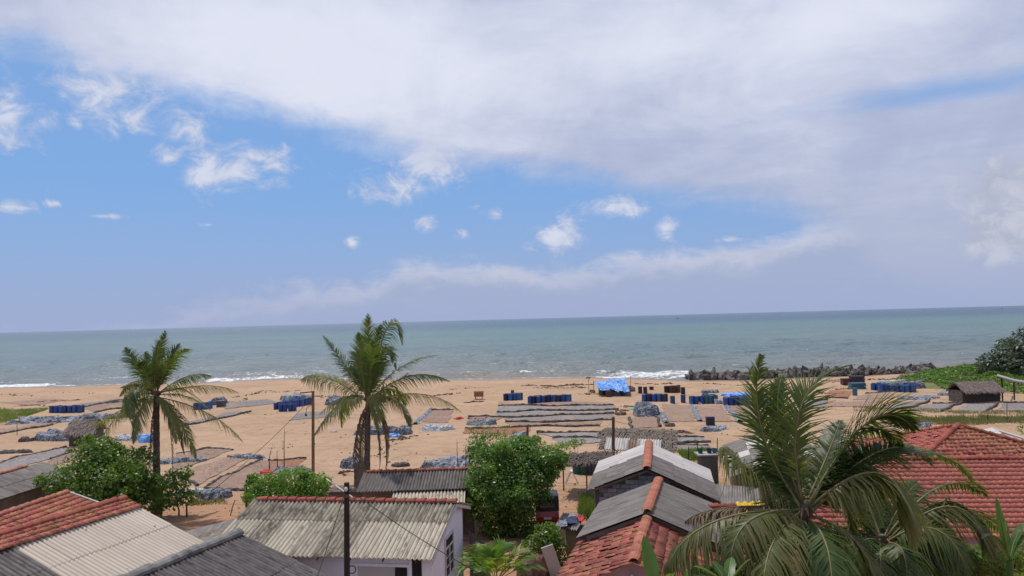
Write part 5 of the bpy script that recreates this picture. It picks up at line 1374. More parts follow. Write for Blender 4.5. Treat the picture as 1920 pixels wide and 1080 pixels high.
BEDS = [
    ([(936, 755), (1139, 754), (1151, 760), (934, 761.5)], 'b', 'pinkish brown fish bed next to the row of blue drums', 's'),
    ([(934, 762.5), (1152, 761), (1160, 768.5), (931, 773)], 'g', 'grey fish bed second from the row of blue drums', 's'),
    ([(931, 774), (1149, 770), (1152, 776), (925, 783)], 'g', 'grey fish bed in the middle of the long stacked strips', 's'),
    ([(945, 784.5), (1150, 777), (1149, 788), (948, 793)], 'g', 'wide grey-brown fish bed fourth from the row of blue drums', 's'),
    ([(950, 794), (1129, 791), (1124, 799.5), (964, 801)], 'b', 'narrow brown fish bed nearest the camera of the long stacked strips', 's'),
    ([(872, 803), (995, 801.5), (992, 812), (870, 815)], 'r', 'rust red net spread beyond the big round tree', 'n'),
    ([(1006, 812), (1132, 811), (1130, 820), (1036, 821)], 'g', 'grey fish bed left of the thatched shed ridge', 'n'),
    ([(1036, 823), (1130, 822), (1130, 832), (1050, 832)], 'g', 'narrow grey fish bed between the shrub and the thatched shed', 'n'),
    ([(1180, 784), (1232, 782), (1238, 801), (1184, 804)], 'b', 'small square brown fish bed beyond the thatched shed', 'we'),
    ([(1241, 759.5), (1291, 759.5), (1304, 791), (1252, 791)], 'b', 'brown fish bed right of the big net heap', ''),
    ([(1306, 760), (1354, 761.5), (1373, 791), (1315, 790)], 'b', 'brown fish bed between the two slanting tarpaulin strips', ''),
    ([(1366, 762), (1408, 760), (1425, 791), (1388, 791)], 'b', 'brown fish bed partly behind the tall palm frond', ''),
    ([(1240, 811), (1280, 812), (1283, 819), (1246, 820)], 'b', 'small brown fish bed right of the thatched roof corner', 'n'),
    ([(1247, 823), (1320, 822), (1332, 830), (1250, 832)], 'g', 'grey fish bed just beyond the green weeds', 'ns'),
    ([(1257, 834), (1328, 835), (1340, 841), (1266, 843)], 'g', 'pale grey fish bed touching the green weeds', 'n'),
    ([(1686, 755), (1744, 752.5), (1704, 766), (1640, 768)], 'g', 'grey fish bed left of the slanted beds before the thatched hut', 'e'),
    ([(1750, 757), (1805, 756), (1766, 771), (1702, 768)], 'g', 'slanted grey fish bed directly left of the thatched hut', 'ne'),
    ([(1818, 757), (1872, 757), (1850, 772), (1788, 771)], 'g', 'slanted grey fish bed in front of the thatched hut', 'e'),
    ([(1882, 757), (1990, 756), (1990, 773), (1864, 772)], 'g', 'slanted grey fish bed under the open frame at the right edge', 'n'),
    ([(1556, 732), (1598, 734), (1590, 748), (1545, 746)], 'r', 'rust brown net in front of the teal tank', 's'),
    ([(1622, 738), (1682, 736), (1668, 747), (1600, 750)], 'b', 'brown fish bed before the far right blue drums', 'n'),
    ([(1560, 752), (1660, 752), (1640, 762), (1550, 764)], 'b', 'wide brown fish bed behind the arching palm frond', ''),
    ([(-30, 876), (125, 837), (152, 842), (-30, 897)], 'g', 'long grey fish bed above the grey roof at the left edge', 'n'),
    ([(95, 860), (165, 842), (180, 850), (60, 885)], 'b', 'brown fish bed between the grey roof and the leafy tree', 'n'),
    ([(158, 764), (248, 747), (250, 763), (176, 774)], 'b', 'pinkish fish bed left of the left palm crown', 'ns'),
    ([(-30, 806), (118, 790), (100, 797), (-30, 820)], 'b', 'brown fish bed under the silver tarpaulin strip at left', 's'),
    ([(345, 795), (425, 774), (470, 773), (328, 803)], 'g', 'grey fish bed right of the left palm crown', 's'),
    ([(400, 757), (500, 748), (520, 756), (425, 768)], 'g', 'faint grey fish bed left of the covered drums', ''),
    ([(330, 851), (388, 842), (438, 845), (322, 886)], 'b', 'brown fish bed beyond the left palm trunk', 'ne'),
    ([(334, 888), (426, 858), (463, 861), (370, 911)], 'b', 'second brown fish bed right of the left palm trunk', 'ew'),
    ([(383, 914), (492, 862), (535, 868), (462, 922)], 'b', 'third brown fish bed slanting towards the round bush', 'nw'),
    ([(503, 864), (574, 862), (558, 872), (500, 882)], 'r', 'rusty net patch beside the leafless saplings', 'n'),
    ([(806, 770), (850, 770), (840, 792), (792, 792)], 'b', 'brown fish bed beyond the right fronds of the middle palm', 'n'),
    ([(878, 783), (945, 782), (925, 793), (876, 792)], 'b', 'small brown fish bed left of the long grey strips', 'n'),
    ([(150, 757), (222, 748), (240, 750), (165, 761)], 'g', 'grey fish bed beyond the drum row at left', 's'),
    ([(1412, 774), (1500, 773), (1520, 792), (1430, 793)], 'b', 'brown fish bed showing between the big palm fronds', 'n'),
    ([(1500, 752), (1552, 750), (1546, 764), (1500, 766)], 'g', 'grey fish bed between the big palm and the rust net', 'n'),
    ([(560, 775), (640, 771), (628, 782), (540, 788)], 'g', 'faint grey net spread left of the middle palm', ''),
    ([(1180, 806), (1236, 805), (1238, 809), (1182, 809)], 'r', 'rusty net strip behind the thatched shed ridge', ''),
    ([(0, 755), (80, 748), (150, 749), (60, 760)], 'b', 'thin brown net spread beyond the left grass patch', ''),
    ([(190, 752), (300, 745), (296, 749), (200, 757)], 'g', 'thin grey fish bed far behind the left palm', 's'),
]
for q, (quad, k, lab, ed) in enumerate(BEDS):
    near = quad[2][1] > 840
    bed(quad, k, lab, ed, r=.11 if near else .15, fish=10 if near else 7, seed=q)

# ------------------------------------------------------------------ heaps of nets and tarpaulins
def heap(name, label, cat, px, py, wpx, hm, dm, mm, seed, rot=0.0, z0=0.0, crease=.55, group=None, pw=.55):
    """crumpled sheets thrown in a pile: width in photo pixels, height and depth in metres; py is where it meets the ground in front"""
    rg = np.random.default_rng(seed + 500)
    b = G(px, py); k = b.y / FOC
    w = wpx * k
    b = Vector((b.x, b.y + dm / 2, 0)); b.z = float(gz(b.x, b.y)) + z0
    NU, NV = int(np.clip(w / .13, 22, 54)), int(np.clip(dm / .13, 14, 28))
    nl = int(np.clip(w * dm * .9, 4, 16))
    lobes = [(0, 0, .95, .7)] + [(rg.uniform(-.72, .72), rg.uniform(-.6, .6), rg.uniform(.28, .55), rg.uniform(.45, 1.0)) for _ in range(nl)]
    V = []; F = []
    ca, sa = math.cos(rot), math.sin(rot)
    asp = w / dm
    for j in range(NV + 1):
        for i in range(NU + 1):
            u, v = i / NU * 2 - 1, j / NV * 2 - 1
            x, y = u * math.sqrt(max(0, 1 - v * v / 2)), v * math.sqrt(max(0, 1 - u * u / 2))
            r2 = x * x + y * y
            qx, qy = x * w / 2, y * dm / 2
            h_ = 0
            for lx, ly, lr, lh in lobes:
                dx, dy = (x - lx) / lr * min(1, max(.5, asp * .5)), (y - ly) / lr
                h_ = max(h_, lh * max(0, 1 - dx * dx - dy * dy) ** pw)
            h_ *= min(1, (1 - r2) * 4) if r2 < 1 else 0
            wx, wy = qx + .7 * mnoise.noise(Vector((qx * .8, qy * .8, seed * 2.3))), qy + .7 * mnoise.noise(Vector((qx * .8 + 9, qy * .8, seed * 4.1)))
            n1 = mnoise.noise(Vector((qx * .9 + seed * 7.3, qy * .9, seed)))
            n2 = 1 - abs(mnoise.noise(Vector((wx * 1.25 + seed + wy * .5, wy * 1.5, seed * 3.1)))) * 2.4
            n3 = 1 - abs(mnoise.noise(Vector((wx * 3.1, wy * 2.6 + seed, seed * 1.7)))) * 2.2
            z = hm * h_ * (.72 + .3 * n1) + crease * min(1, h_ * 2.5) * (.16 + .16 * hm) * (n2 * .8 + n3 * .55) - .03
            e = 1 + .22 * n1 + .12 * n2
            V.append((qx * e * ca - qy * e * sa, qx * e * sa + qy * e * ca, max(z, -.05) if r2 < .99 else -.06))
    for j in range(NV):
        for i in range(NU):
            a = j * (NU + 1) + i
            F.append((a, a + 1, a + NU + 2, a + NU + 1))
    me = bpy.data.meshes.new(name); me.from_pydata(V, [], F); me.materials.append(M[mm]); me.update()
    o = link(name, me, loc=b)
    return tag(o, label, cat, group)
HG = 'heaps of nets and tarpaulin on the beach'
H_ = [
    ('net_heap', 'big dark crumpled net heap between the grey strips and brown beds', 1216, 781, 46, 1.5, 3.2, 'tarp_dark', .9),
    ('net_heap', 'smaller grey net bundle on the far side of the big net heap', 1210, 766, 34, 1.3, 2.0, 'tarp_grey', .9),
    ('green_bag', 'pale green net bag left of the big net heap', 1186, 768, 14, .6, .9, 'cloth_green', .5),
    ('tarp_heap', 'silver and dark tarpaulin strip lying right of the thatched shed', 1343, 808, 54, .5, 1.6, 'tarp_grey', .9),
    ('net_heap', 'small dark net bundle below the right brown bed', 1258, 799, 22, .4, .8, 'net_brown', .8),
    ('net_heap', 'dark net bundle left of the narrow grey strips', 903, 798, 56, .7, 2.0, 'tarp_dark', .9),
    ('tarp_heap', 'blue-grey tarpaulin mound behind the short post', 974, 826, 36, 1.2, 1.8, 'tarp_grey', .7),
    ('tarp_heap', 'pale crumpled plastic sheet right of the middle palm trunk', 822, 808, 62, .7, 2.0, 'tarp_pale', .8),
    ('net_heap', 'long dark tarpaulin heap behind the middle palm trunk', 712, 816, 112, 1.2, 2.4, 'tarp_dark', .8),
    ('tarp_heap', 'small bright blue sheet in front of the heap behind the middle palm', 738, 822, 22, .5, 1.0, 'tarp_blue', .7),
    ('net_heap', 'grey rounded heap of net bundles left of the middle palm crown', 637, 759, 58, 1.6, 3.0, 'tarp_dark', .7),
    ('net_heap', 'covered bundles behind the double row of drums', 545, 752, 46, 1.8, 2.6, 'tarp_grey', .5),
    ('tarp_heap', 'dark tarpaulin strip on the sand between the brown beds at left', 457, 862, 66, .5, 1.4, 'tarp_dark', .9),
    ('tarp_heap', 'dark blue net mound at the end of the brown beds near the left shrub', 392, 940, 60, .9, 2.0, 'tarp_dark', .8),
    ('tarp_heap', 'pale plastic sheet heap behind the left palm foot', 350, 928, 60, .45, 1.4, 'tarp_pale', .8),
    ('tarp_heap', 'silver crumpled tarpaulin running along the left palm trunk', 322, 868, 120, .5, 1.2, 'tarp_grey', .9),
    ('tarp_heap', 'blue net bundle half hidden by the left palm', 268, 830, 34, 1.5, 2.0, 'tarp_blue', .6),
    ('tarp_heap', 'pale plastic sheet heap behind the crown of the left palm', 232, 828, 50, .9, 2.0, 'tarp_pale', .7),
    ('net_heap', 'long dark blue-grey tarpaulin bale left of the small thatched hut', 90, 827, 84, 1.7, 3.0, 'tarp_dark', .5),
    ('net_heap', 'dark net bundle at the left end of the long tarpaulin bale', 42, 829, 30, .7, 1.2, 'net_brown', .8),
    ('tarp_heap', 'wide silver tarpaulin heap by the left grass patch', 70, 795, 140, .9, 3.4, 'tarp_grey', .9),
    ('tarp_heap', 'dark silver tarpaulin heap continuing right towards the palm', 182, 787, 110, .9, 3.0, 'tarp_dark', .9),
    ('net_heap', 'dark roll of net across the sand at the left edge', 22, 851, 70, .45, 1.0, 'net_brown', .8),
    ('net_heap', 'rounded grey net pile right of the small blue drum row at left', 404, 760, 30, 1.9, 2.6, 'tarp_dark', .5),
    ('tarp_heap', 'striped grey and blue net mound on the sand behind the long shed', 835, 880, 92, .8, 2.4, 'tarp_grey', .9),
    ('tarp_heap', 'dark tarpaulin with a red corner behind the round bush', 545, 890, 78, .6, 1.6, 'tarp_dark', .8),
    ('cloth_heap', 'red cloth bundle at the end of the dark tarpaulin behind the bush', 496, 892, 24, .5, .9, 'cloth_red', .7),
    ('tarp_heap', 'grey-blue net sheet spread before the far right drums', 1735, 750, 74, .45, 3.5, 'tarp_grey', .8),
    ('net_heap', 'dark green-grey net dome at the end of the far right drums', 1722, 729, 42, 1.9, 3.0, 'tarp_dark', .3),
    ('tarp_heap', 'small grey net roll left of the thatched hut', 1782, 742, 32, .8, 1.4, 'tarp_grey', .8),
    ('net_heap', 'round dark net bundle above the long drum row', 1324, 742, 12, .7, 1.0, 'net_brown', .6),
    ('tarp_heap', 'bundle of white and dark sheets at the end of the blue covered drums', 1349, 757, 14, 1.0, 1.2, 'tarp_pale', .9),
    ('net_heap', 'grey and dark net heap under the fronds right of the blue drums', 1432, 762, 60, 1.3, 2.4, 'tarp_dark', .8),
    ('net_heap', 'brown net bundle on the sand beyond the square brown bed', 1165, 779, 22, .45, 1.0, 'debris', .8),
    ('net_heap', 'flat pale grey net rubble beyond the tiled hip roof', 1722, 802, 60, .6, 2.0, 'tarp_grey', .9),
    ('cloth_heap', 'small pale sack in front of the long drum row', 1314, 757, 9, .4, .6, 'board', .5),
    ('cloth_heap', 'pinkish rag bundle on the sand right of the palm beds', 858, 786, 22, .3, .8, 'cloth_red', .8),
    ('cloth_heap', 'small pale rag lying on open sand left of the palm trunk', 625, 810, 12, .35, .5, 'tarp_pale', .8),
    ('cloth_heap', 'yellow ochre rope coil on the sand behind the shed ridge', 750, 876, 34, .35, 1.0, 'net_brown', .8)]
for q, (nm, lab, px, py, w, hm, dm, mm, cr) in enumerate(H_):
    heap(nm, lab, 'heap' if 'heap' in nm else 'bag', px, py, w, hm * .8, dm, mm, q + 1, crease=cr, group=HG)
heap('tarp_heap', 'dark blue tarpaulin heaped on the low brick shed roof', 'heap', 660, 925, 50, .8, 1.4, 'tarp_dark', 77, z0=1.68, crease=.8)
# slanting tarpaulin strips between the brown beds
for q, (A, B, lab) in enumerate((((1240, 776), (1249, 793), 'slanting grey tarpaulin strip left of the brown beds'), ((1297, 760), (1312, 790), 'slanting silver tarpaulin strip between the first two brown beds'), ((1362, 763), (1388, 791), 'slanting silver tarpaulin strip near the tall frond'), ((778, 796), (809, 768), 'slanting blue-grey tarpaulin strip right of the middle palm'))):
    a, b = G(*A), G(*B); c = (a + b) / 2; c.z = float(gz(c.x, c.y))
    rt = thing('tarp_strip', lab, 'tarpaulin', c, 'slanting tarpaulin strips')
    V = []; F = []; N_ = 36
    d = (b - a).normalized(); s = Vector((-d.y, d.x, 0))
    for i in range(N_ + 1):
        p = a.lerp(b, i / N_)
        for k in range(7):
            u = (k / 6 - .5); w = .62 + .22 * math.sin(i * .9)
            x = p + s * u * w + d * random.uniform(-.08, .08)
            V.append((x.x, x.y, float(gz(x.x, x.y)) + .04 + (.10 + .22 * random.random()) * (1 - (2 * u) ** 2)))
    for i in range(N_):
        for k in range(6): F.append((i * 7 + k, i * 7 + k + 1, i * 7 + k + 8, i * 7 + k + 7))
    part('sheet', MB().add(V, F), M['tarp_grey'], rt)

# ------------------------------------------------------------------ drums
def drum_mesh(mm):
    return MB().lathe([(.27, 0), (.285, .03), (.285, .28), (.298, .30), (.285, .32), (.285, .60), (.298, .62), (.285, .64), (.285, .86), (.27, .90), (.285, .915), (.285, .94), (.255, .94), (.245, .915)], 14).mesh('drum', mm)
DM = {k: drum_mesh(M[k]) for k in ('drum', 'drum_dark', 'drum_teal', 'drum_green', 'drum_rust')}
def drum(x, y, key, label, group, s=1.0, tilt=0):
    o = link('drum', DM[key], loc=(x, y, float(gz(x, y)) - .02))
    o.rotation_euler = (random.gauss(0, .02), random.gauss(0, .02) + tilt, random.uniform(0, 6.28))
    o.scale = (s, s, s * random.uniform(.95, 1.04))
    tag(o, label, 'drum', group)
ORD = 'first second third fourth fifth sixth seventh eighth ninth tenth eleventh twelfth thirteenth fourteenth fifteenth sixteenth seventeenth eighteenth nineteenth twentieth'.split()
LINES = ['front line', 'second line', 'third line', 'back line']
def drums(pa, pb, rows, label, group, key='drum', sp=.63, jit=.05, alt=None, skip=0.0, s=1.05, what='blue drum'):
    a, b = G(*pa), G(*pb); L = (b - a).length; n_ = max(1, round(L / sp)); d = (b - a) / max(n_, 1)
    nv = Vector((-d.y, d.x, 0)).normalized()
    if nv.y < 0: nv = -nv
    for j in range(rows):
        for i in range(n_):
            p = a + d * (i + .5 + (.35 if j % 2 else 0)) + nv * (j * .6) + Vector((random.gauss(0, jit), random.gauss(0, jit), 0))
            o_ = ORD[i] if i < n_ - 1 or n_ == 1 else 'rightmost'
            if i == 0: o_ = 'leftmost'
            ln = '' if rows == 1 else 'in the %s ' % LINES[j]
            drum(p.x, p.y, alt if alt and random.random() < .25 else key, ('%s %s %s%s' % (o_, what, ln, label)) if n_ > 1 else '%s %s%s' % (what, ln, label), group, s)
drums((988, 755.5), (1069, 753.5), 2, 'of the long row behind the grey strips', 'long row of blue drums', alt='drum_dark')
drums((943, 751), (979, 750), 2, 'of the short cluster left of the long row', 'short cluster of blue drums', alt='drum_dark')
drums((92, 775), (152, 773.5), 2, 'of the row beside the left grass patch', 'drums by the grass patch')
drums((361, 768.5), (396, 766.5), 2, 'of the group right of the left palm', 'drums right of the left palm')
drums((522, 771), (556, 770), 1, 'at the near corner of the covered drum block', 'covered block of drums')
drums((528, 768), (584, 757), 3, 'under the grey cover left of the pole', 'covered block of drums')
drums((1202, 752), (1249, 752.5), 2, 'of the group behind the big net heap', 'drums behind the net heap', what='dark blue drum', alt='drum_dark')
drums((1196, 738), (1216, 738), 1, 'of the pair near the blue shelter', 'dark drums by the shelter', 'drum_dark', what='dark drum')
drums((1246, 736), (1274, 735), 2, 'of the dark group nearest the surf', 'dark drums near the surf', 'drum_rust', what='rusty drum', alt='drum_dark')
for px, py, k, lab in ((1261.5, 756.5, 'drum', 'lone blue drum left of the long right hand row'), (1281, 755, 'drum', 'lone blue drum just left of the right hand row'), (1281, 738.5, 'drum_dark', 'lone dark drum standing between the two rows and the surf'), (1603, 742, 'drum_teal', 'lone light blue drum in front of the teal tank'), (1194, 784, 'drum_teal', 'pale drum behind the square brown bed')):
    if py == 784: continue
    p = G(px, py); drum(p.x, p.y, k, lab, 'single drums on the sand', 1.1)
drums((1291, 756.5), (1320, 756.5), 2, 'of the left half of the right hand row', 'right hand drum row')
drums((1320, 756), (1346, 755.5), 3, 'of the teal group in the right hand row', 'teal drums in the right hand row', 'drum_teal', what='teal drum', alt='drum_dark')
drums((1356, 760.5), (1404, 760.5), 4, 'of the block by the tall frond', 'blue drums by the tall frond')
drums((1633, 731), (1660, 731), 2, 'of the short block at the far right', 'far right drum rows')
drums((1648, 734.5), (1716, 735), 3, 'of the long far right block', 'far right drum rows')
for q, (px, py, k) in enumerate(((1083, 887, 'drum_green'), (1096, 888, 'drum_green'), (1108, 888, 'drum_dark'), (1117, 889, 'drum_dark'))):
    p = G(px, py); drum(p.x, p.y, k, ['large green drum at the left under the thatched lean-to', 'dark green drum second from left under the lean-to', 'navy drum third from left under the lean-to', 'navy drum at the right end under the lean-to'][q], 'drums under the lean-to', 1.25)
heap('drum_cover', 'crumpled grey sheet covering the block of drums left of the pole', 'cover', 556, 760, 54, .55, 2.4, 'tarp_grey', 51, z0=.92, crease=.6, pw=.3)
heap('drum_cover', 'bright blue sheet over the drum block by the tall frond', 'cover', 1384, 757, 54, .30, 2.2, 'tarp_blue', 52, z0=.98, crease=.6, pw=.3)
heap('drum_cover', 'crumpled net on top of the far right drums', 'cover', 1680, 730, 50, .35, 1.6, 'tarp_pale', 53, z0=.98, crease=.7, pw=.35)
heap('drum_cover', 'dark sheet lying on the teal drums', 'cover', 1336, 752, 30, .35, 1.6, 'tarp_dark', 54, z0=.98, crease=.7, pw=.35)
# crates, boxes
def crate(label, px, py, w, d, hh, mm, slats=4, z0=0.0, legs=0.0):
    p = gp(px, py); p.z += z0
    rt = thing('crate', label, 'crate', p)
    for k in range(slats):
        z = legs + hh * (k + .5) / slats
        for sy in (-1, 1): part('slat', MB().box(p + Vector((0, sy * d / 2, z)), (w, .03, hh / slats * .86)), M[mm], rt)
        for sx in (-1, 1): part('slat', MB().box(p + Vector((sx * (w / 2 - .02), 0, z)), (.03, d - .04, hh / slats * .86)), M[mm], rt)
    part('lid', MB().box(p + Vector((0, 0, legs + hh + .02)), (w + .05, d + .05, .04)), M[mm], rt)
    if legs:
        for sx in (-1, 1):
            for sy in (-1, 1): part('leg', MB().tube([p + Vector((sx * w * .35, sy * d * .35, -.05)), p + Vector((sx * w * .35, sy * d * .35, legs + .05))], .05, 5), M['wood'], rt)
crate('orange brown wooden box on a short leg alone on the sand', 898, 749, 1.35, .8, .75, 'crate', 3, 0, .35)
crate('dark red box standing behind the short drum cluster', 961, 738, .5, .4, .5, 'drum_rust', 3)
crate('dark box between the dark drum pair and the rusty stack', 1221.5, 730, .6, .5, .45, 'drum_rust', 3)
crate('grey plastic box beside the silver tarpaulin strip', 1332, 799, .8, .6, .8, 'drum_dark', 3)
crate('rusty red container left of the teal tank', 1590, 722, 1.9, 1.0, .9, 'drum_rust', 3)
crate('dark stacked boxes behind the teal tank', 1607, 722, 1.9, 1.2, 1.25, 'drum_dark', 4)
crate('teal plastic fish tank on the sand at right', 1607, 729, 2.1, 1.2, .85, 'drum_teal', 2)
crate('grey plastic box at the right end of the left palm drum group', 415, 763, 1.1, .9, .9, 'zinc', 3)
crate('small grey crate left of the left palm crown', 242, 775, 1.1, .9, .8, 'zinc', 3)
crate('dark crate group under the middle palm fronds', 712, 752, 1.6, 1.0, 1.0, 'wood_dark', 4)
# blue shelter
c = G(1150, 745)
rt = thing('blue_shelter', 'bright blue tarpaulin shelter on poles near the waterline', 'shelter', c)
q3 = [D(1113, 716, 112.5), D(1172, 707, 112.5), D(1181, 733, 108.0), D(1124, 730, 107.6)]
V = []; F = []; NU, NV = 30, 20
for j in range(NV + 1):
    for i in range(NU + 1):
        u, v = i / NU, j / NV
        p = q3[0] * ((1 - u) * (1 - v)) + q3[1] * (u * (1 - v)) + q3[2] * (u * v) + q3[3] * ((1 - u) * v)
        n1 = mnoise.noise(Vector((u * 4, v * 3, 3))); n2 = abs(mnoise.noise(Vector((u * 9, v * 7, 8))))
        V.append(p + Vector((.15 * n1, .1 * n2, .28 * n1 - .55 * n2 + .35 * math.sin(math.pi * u) ** .5 * math.sin(math.pi * v))))
for j in range(NV):
    for i in range(NU):
        a = j * (NU + 1) + i; F.append((a, a + 1, a + NU + 2, a + NU + 1))
part('canopy', MB().add(V, F), M['tarp_blue'], rt)
for p in q3 + [q3[0].lerp(q3[1], .5)]:
    part('pole', MB().tube([(p.x, p.y, -.2), (p.x, p.y, p.z + .15)], .05, 5), M['wood'], rt)
for x0 in (1104, 1183):
    p = G(x0, 742); part('pole', MB().tube([p, p + Vector((.05, 0, 2.9))], .035, 5), M['wood'], rt)
SG = 'goods under the blue shelter'
for q, (px, py, w, hm, mm, lab) in enumerate(((1134, 742, 20, 1.3, 'net_brown', 'dark brown net pile at the left side under the blue shelter'), (1152, 742, 26, 1.5, 'tarp_dark', 'grey net pile in the middle under the blue shelter'), (1172, 741, 24, 1.4, 'tarp_dark', 'dark net pile at the right side under the blue shelter'), (1186, 735, 14, .8, 'drum_rust', 'rust brown bundle just right of the blue shelter'), (1112, 736, 12, .4, 'debris', 'scatter of brown sticks left of the blue shelter'))):
    heap('net_heap', lab, 'heap', px, py, w, hm, 1.8, mm, 60 + q, crease=.9, group=SG)
crate('wooden box of nets in front of the shelter post', 1141, 744, .7, .6, .8, 'drum_rust', 3)

# ------------------------------------------------------------------ debris on the sand (nobody could count it)
rg = np.random.default_rng(15)
mb = MB()
def strip(a, b, n_, wid, sz):
    A, B = G(*a), G(*b)
    for k in range(n_):
        t = rg.random(); p = A.lerp(B, t); d = (B - A).normalized(); s = Vector((-d.y, d.x, 0))
        p = p + s * rg.normal(0, wid) + s * .5 * math.sin(t * 9 + a[0])
        p.z = float(gz(p.x, p.y)); L = sz * rg.uniform(.4, 1.6); W = L * rg.uniform(.25, .6); a_ = math.atan2(d.y, d.x) + rg.normal(0, .4); hh = .05 + L * rg.uniform(.15, .35)
        ex, ey = Vector((math.cos(a_), math.sin(a_), 0)), Vector((-math.sin(a_), math.cos(a_), 0))
        mb.add([p - ex * L - Vector((0, 0, .03)), p + ey * W - Vector((0, 0, .03)), p + ex * L - Vector((0, 0, .03)), p - ey * W - Vector((0, 0, .03)), p + Vector((rg.normal(0, W * .3), rg.normal(0, W * .3), hh))], [(0, 3, 4), (3, 2, 4), (2, 1, 4), (1, 0, 4)])
for a, b, n_, w, s in [((980, 724), (1085, 723), 90, .5, .35), ((1000, 728), (1100, 727), 60, .6, .25), ((1060, 722), (1112, 721), 40, .3, .3), ((1190, 721), (1240, 720), 40, .15, .25), ((1240, 719), (1262, 719), 30, .15, .3), ((1320, 720), (1440, 722), 70, .4, .25), ((1380, 745), (1520, 722), 60, .2, .22),
        ((818, 743), (862, 737), 60, .4, .3), ((870, 755), (905, 753), 45, .3, .3), ((730, 830), (775, 816), 40, .25, .3), ((700, 855), (735, 832), 30, .1, .2), ((640, 892), (680, 880), 40, .15, .25), ((440, 745), (500, 735), 50, .4, .25), ((420, 758), (470, 747), 40, .2, .25), ((570, 742), (640, 746), 50, .5, .3), ((470, 735), (560, 733), 30, .5, .25),
        ((30, 760), (120, 762), 50, .3, .3), ((70, 755), (155, 750), 50, .4, .3), ((1560, 712), (1700, 712), 90, .8, .3), ((1690, 716), (1720, 712), 40, .6, .3), ((1560, 730), (1600, 731), 30, .3, .3), ((1240, 808), (1300, 811), 50, .15, .3), ((1165, 763), (1185, 762), 20, .2, .25), ((1160, 770), (1180, 771), 20, .2, .25), ((875, 786), (960, 782), 60, .1, .2),
        ((1490, 712), (1570, 716), 40, .6, .25), ((840, 730), (930, 726), 25, .6, .2), ((1090, 740), (1120, 738), 40, .6, .2), ((1500, 735), (1580, 738), 50, .5, .25), ((0, 740), (60, 742), 15, .6, .25), ((110, 735), (180, 738), 12, .5, .25), ((400, 780), (520, 774), 14, .6, .2), ((600, 850), (800, 860), 16, 2.5, .16), ((640, 780), (800, 830), 20, 4, .18), ((420, 800), (560, 840), 14, 3, .16), ((1180, 820), (1420, 800), 20, 2.5, .2), ((1040, 905), (1100, 960), 16, .8, .12), ((370, 930), (470, 960), 24, 1, .12)]:
    strip(a, b, n_, w, s)
stuff(link('beach_debris', mb.mesh('beach_debris', M['debris'])))

# sea wall of boulders
RM = []
for k in range(9):
    V = []; F = []
    bm_n = 8; rings = 6
    for j in range(rings + 1):
        th = math.pi * j / rings
        for i in range(bm_n):
            ph = 2 * math.pi * i / bm_n
            d = Vector((math.sin(th) * math.cos(ph), math.sin(th) * math.sin(ph), math.cos(th)))
            r = 1 + .6 * mnoise.noise(d * 1.2 + Vector((k * 5.1, 0, 0))) + .3 * mnoise.noise(d * 2.7 + Vector((0, k * 3.3, 0)))
            V.append(d * r)
    for j in range(rings):
        for i in range(bm_n): F.append((j * bm_n + i, j * bm_n + (i + 1) % bm_n, (j + 1) * bm_n + (i + 1) % bm_n, (j + 1) * bm_n + i))
    me = bpy.data.meshes.new('boulder'); me.from_pydata(V, [], F); me.materials.append(M['rock']); me.validate(); me.update(); RM.append(me)
rg = np.random.default_rng(77)
nb_ = 0
for px in np.arange(1298, 1765, 3.0):
    f = (px - 1298) / 467
    yb = np.interp(px, [1298, 1400, 1500, 1600, 1700, 1765], [713, 712, 708, 706, 702, 694])
    top = np.interp(px, [1298, 1330, 1400, 1600, 1765], [.0, .4, .6, .6, .5])
    for k in range(2 if int(px) % 3 else 1):
        b = G(px + rg.normal(0, 3), yb, -.9)
        dep = rg.uniform(0, 5.5)
        s = rg.uniform(.4, .9)
        hz = -.9 + max(.05, top * (1 - abs(dep / 5.5 * 2 - 1) ** 1.5)) * rg.uniform(.55, 1.0)
        o = link('boulder', RM[rg.integers(9)], loc=(b.x, b.y + dep + 1, hz))
        o.rotation_euler = tuple(rg.uniform(0, 6.28, 3)); o.scale = (s * rg.uniform(1.0, 1.9), s, s * rg.uniform(.5, .9))
        tag(o, 'dark boulder at the surf end of the sea wall' if px < 1400 else 'dark boulder of the sea wall behind the tall palm fronds' if px < 1590 else 'dark boulder of the sea wall near the green creeper mound', 'boulder', 'boulders of the sea wall'); nb_ += 1

# auto rickshaw under the big tree
c = gp(1026, 985)
rt = thing('auto_rickshaw', 'red auto rickshaw with black canopy parked under the big round tree', 'auto rickshaw', c)
def loc(x, y, z): return c + Vector((x, y, z))
def prism(prof, w, y0=0):
    V = [loc(-w / 2, a, b) for a, b in prof] + [loc(w / 2, a, b) for a, b in prof]; k = len(prof)
    return MB().add(V, [tuple(range(k)), tuple(range(2 * k - 1, k - 1, -1))] + [(i, (i + 1) % k, (i + 1) % k + k, i + k) for i in range(k)])
part('body', prism([(-.9, .35), (-.95, .75), (-.85, 1.02), (.9, 1.02), (1.05, .7), (1.05, .35)], 1.25), M['rick_red'], rt)
part('canopy', prism([(-.9, 1.05), (-.82, 1.65), (-.6, 1.78), (.9, 1.78), (1.05, 1.05), (.95, 1.05), (.8, 1.7), (-.6, 1.7), (-.74, 1.6), (-.8, 1.05)], 1.28), M['rick_black'], rt)
part('rear_window', MB().box(loc(0, -.9, 1.38), (.8, .02, .3)), M['glass'], rt)
part('bumper', MB().box(loc(0, -.98, .42), (1.2, .06, .1)), M['rick_black'], rt)
part('number_plate', MB().box(loc(0, -.975, .68), (.42, .015, .12)), M['white_paint'], rt)
for sx in (-.5, .5): part('tail_lamp', MB().box(loc(sx, -.95, .85), (.12, .04, .1)), M['cloth_red'], rt)
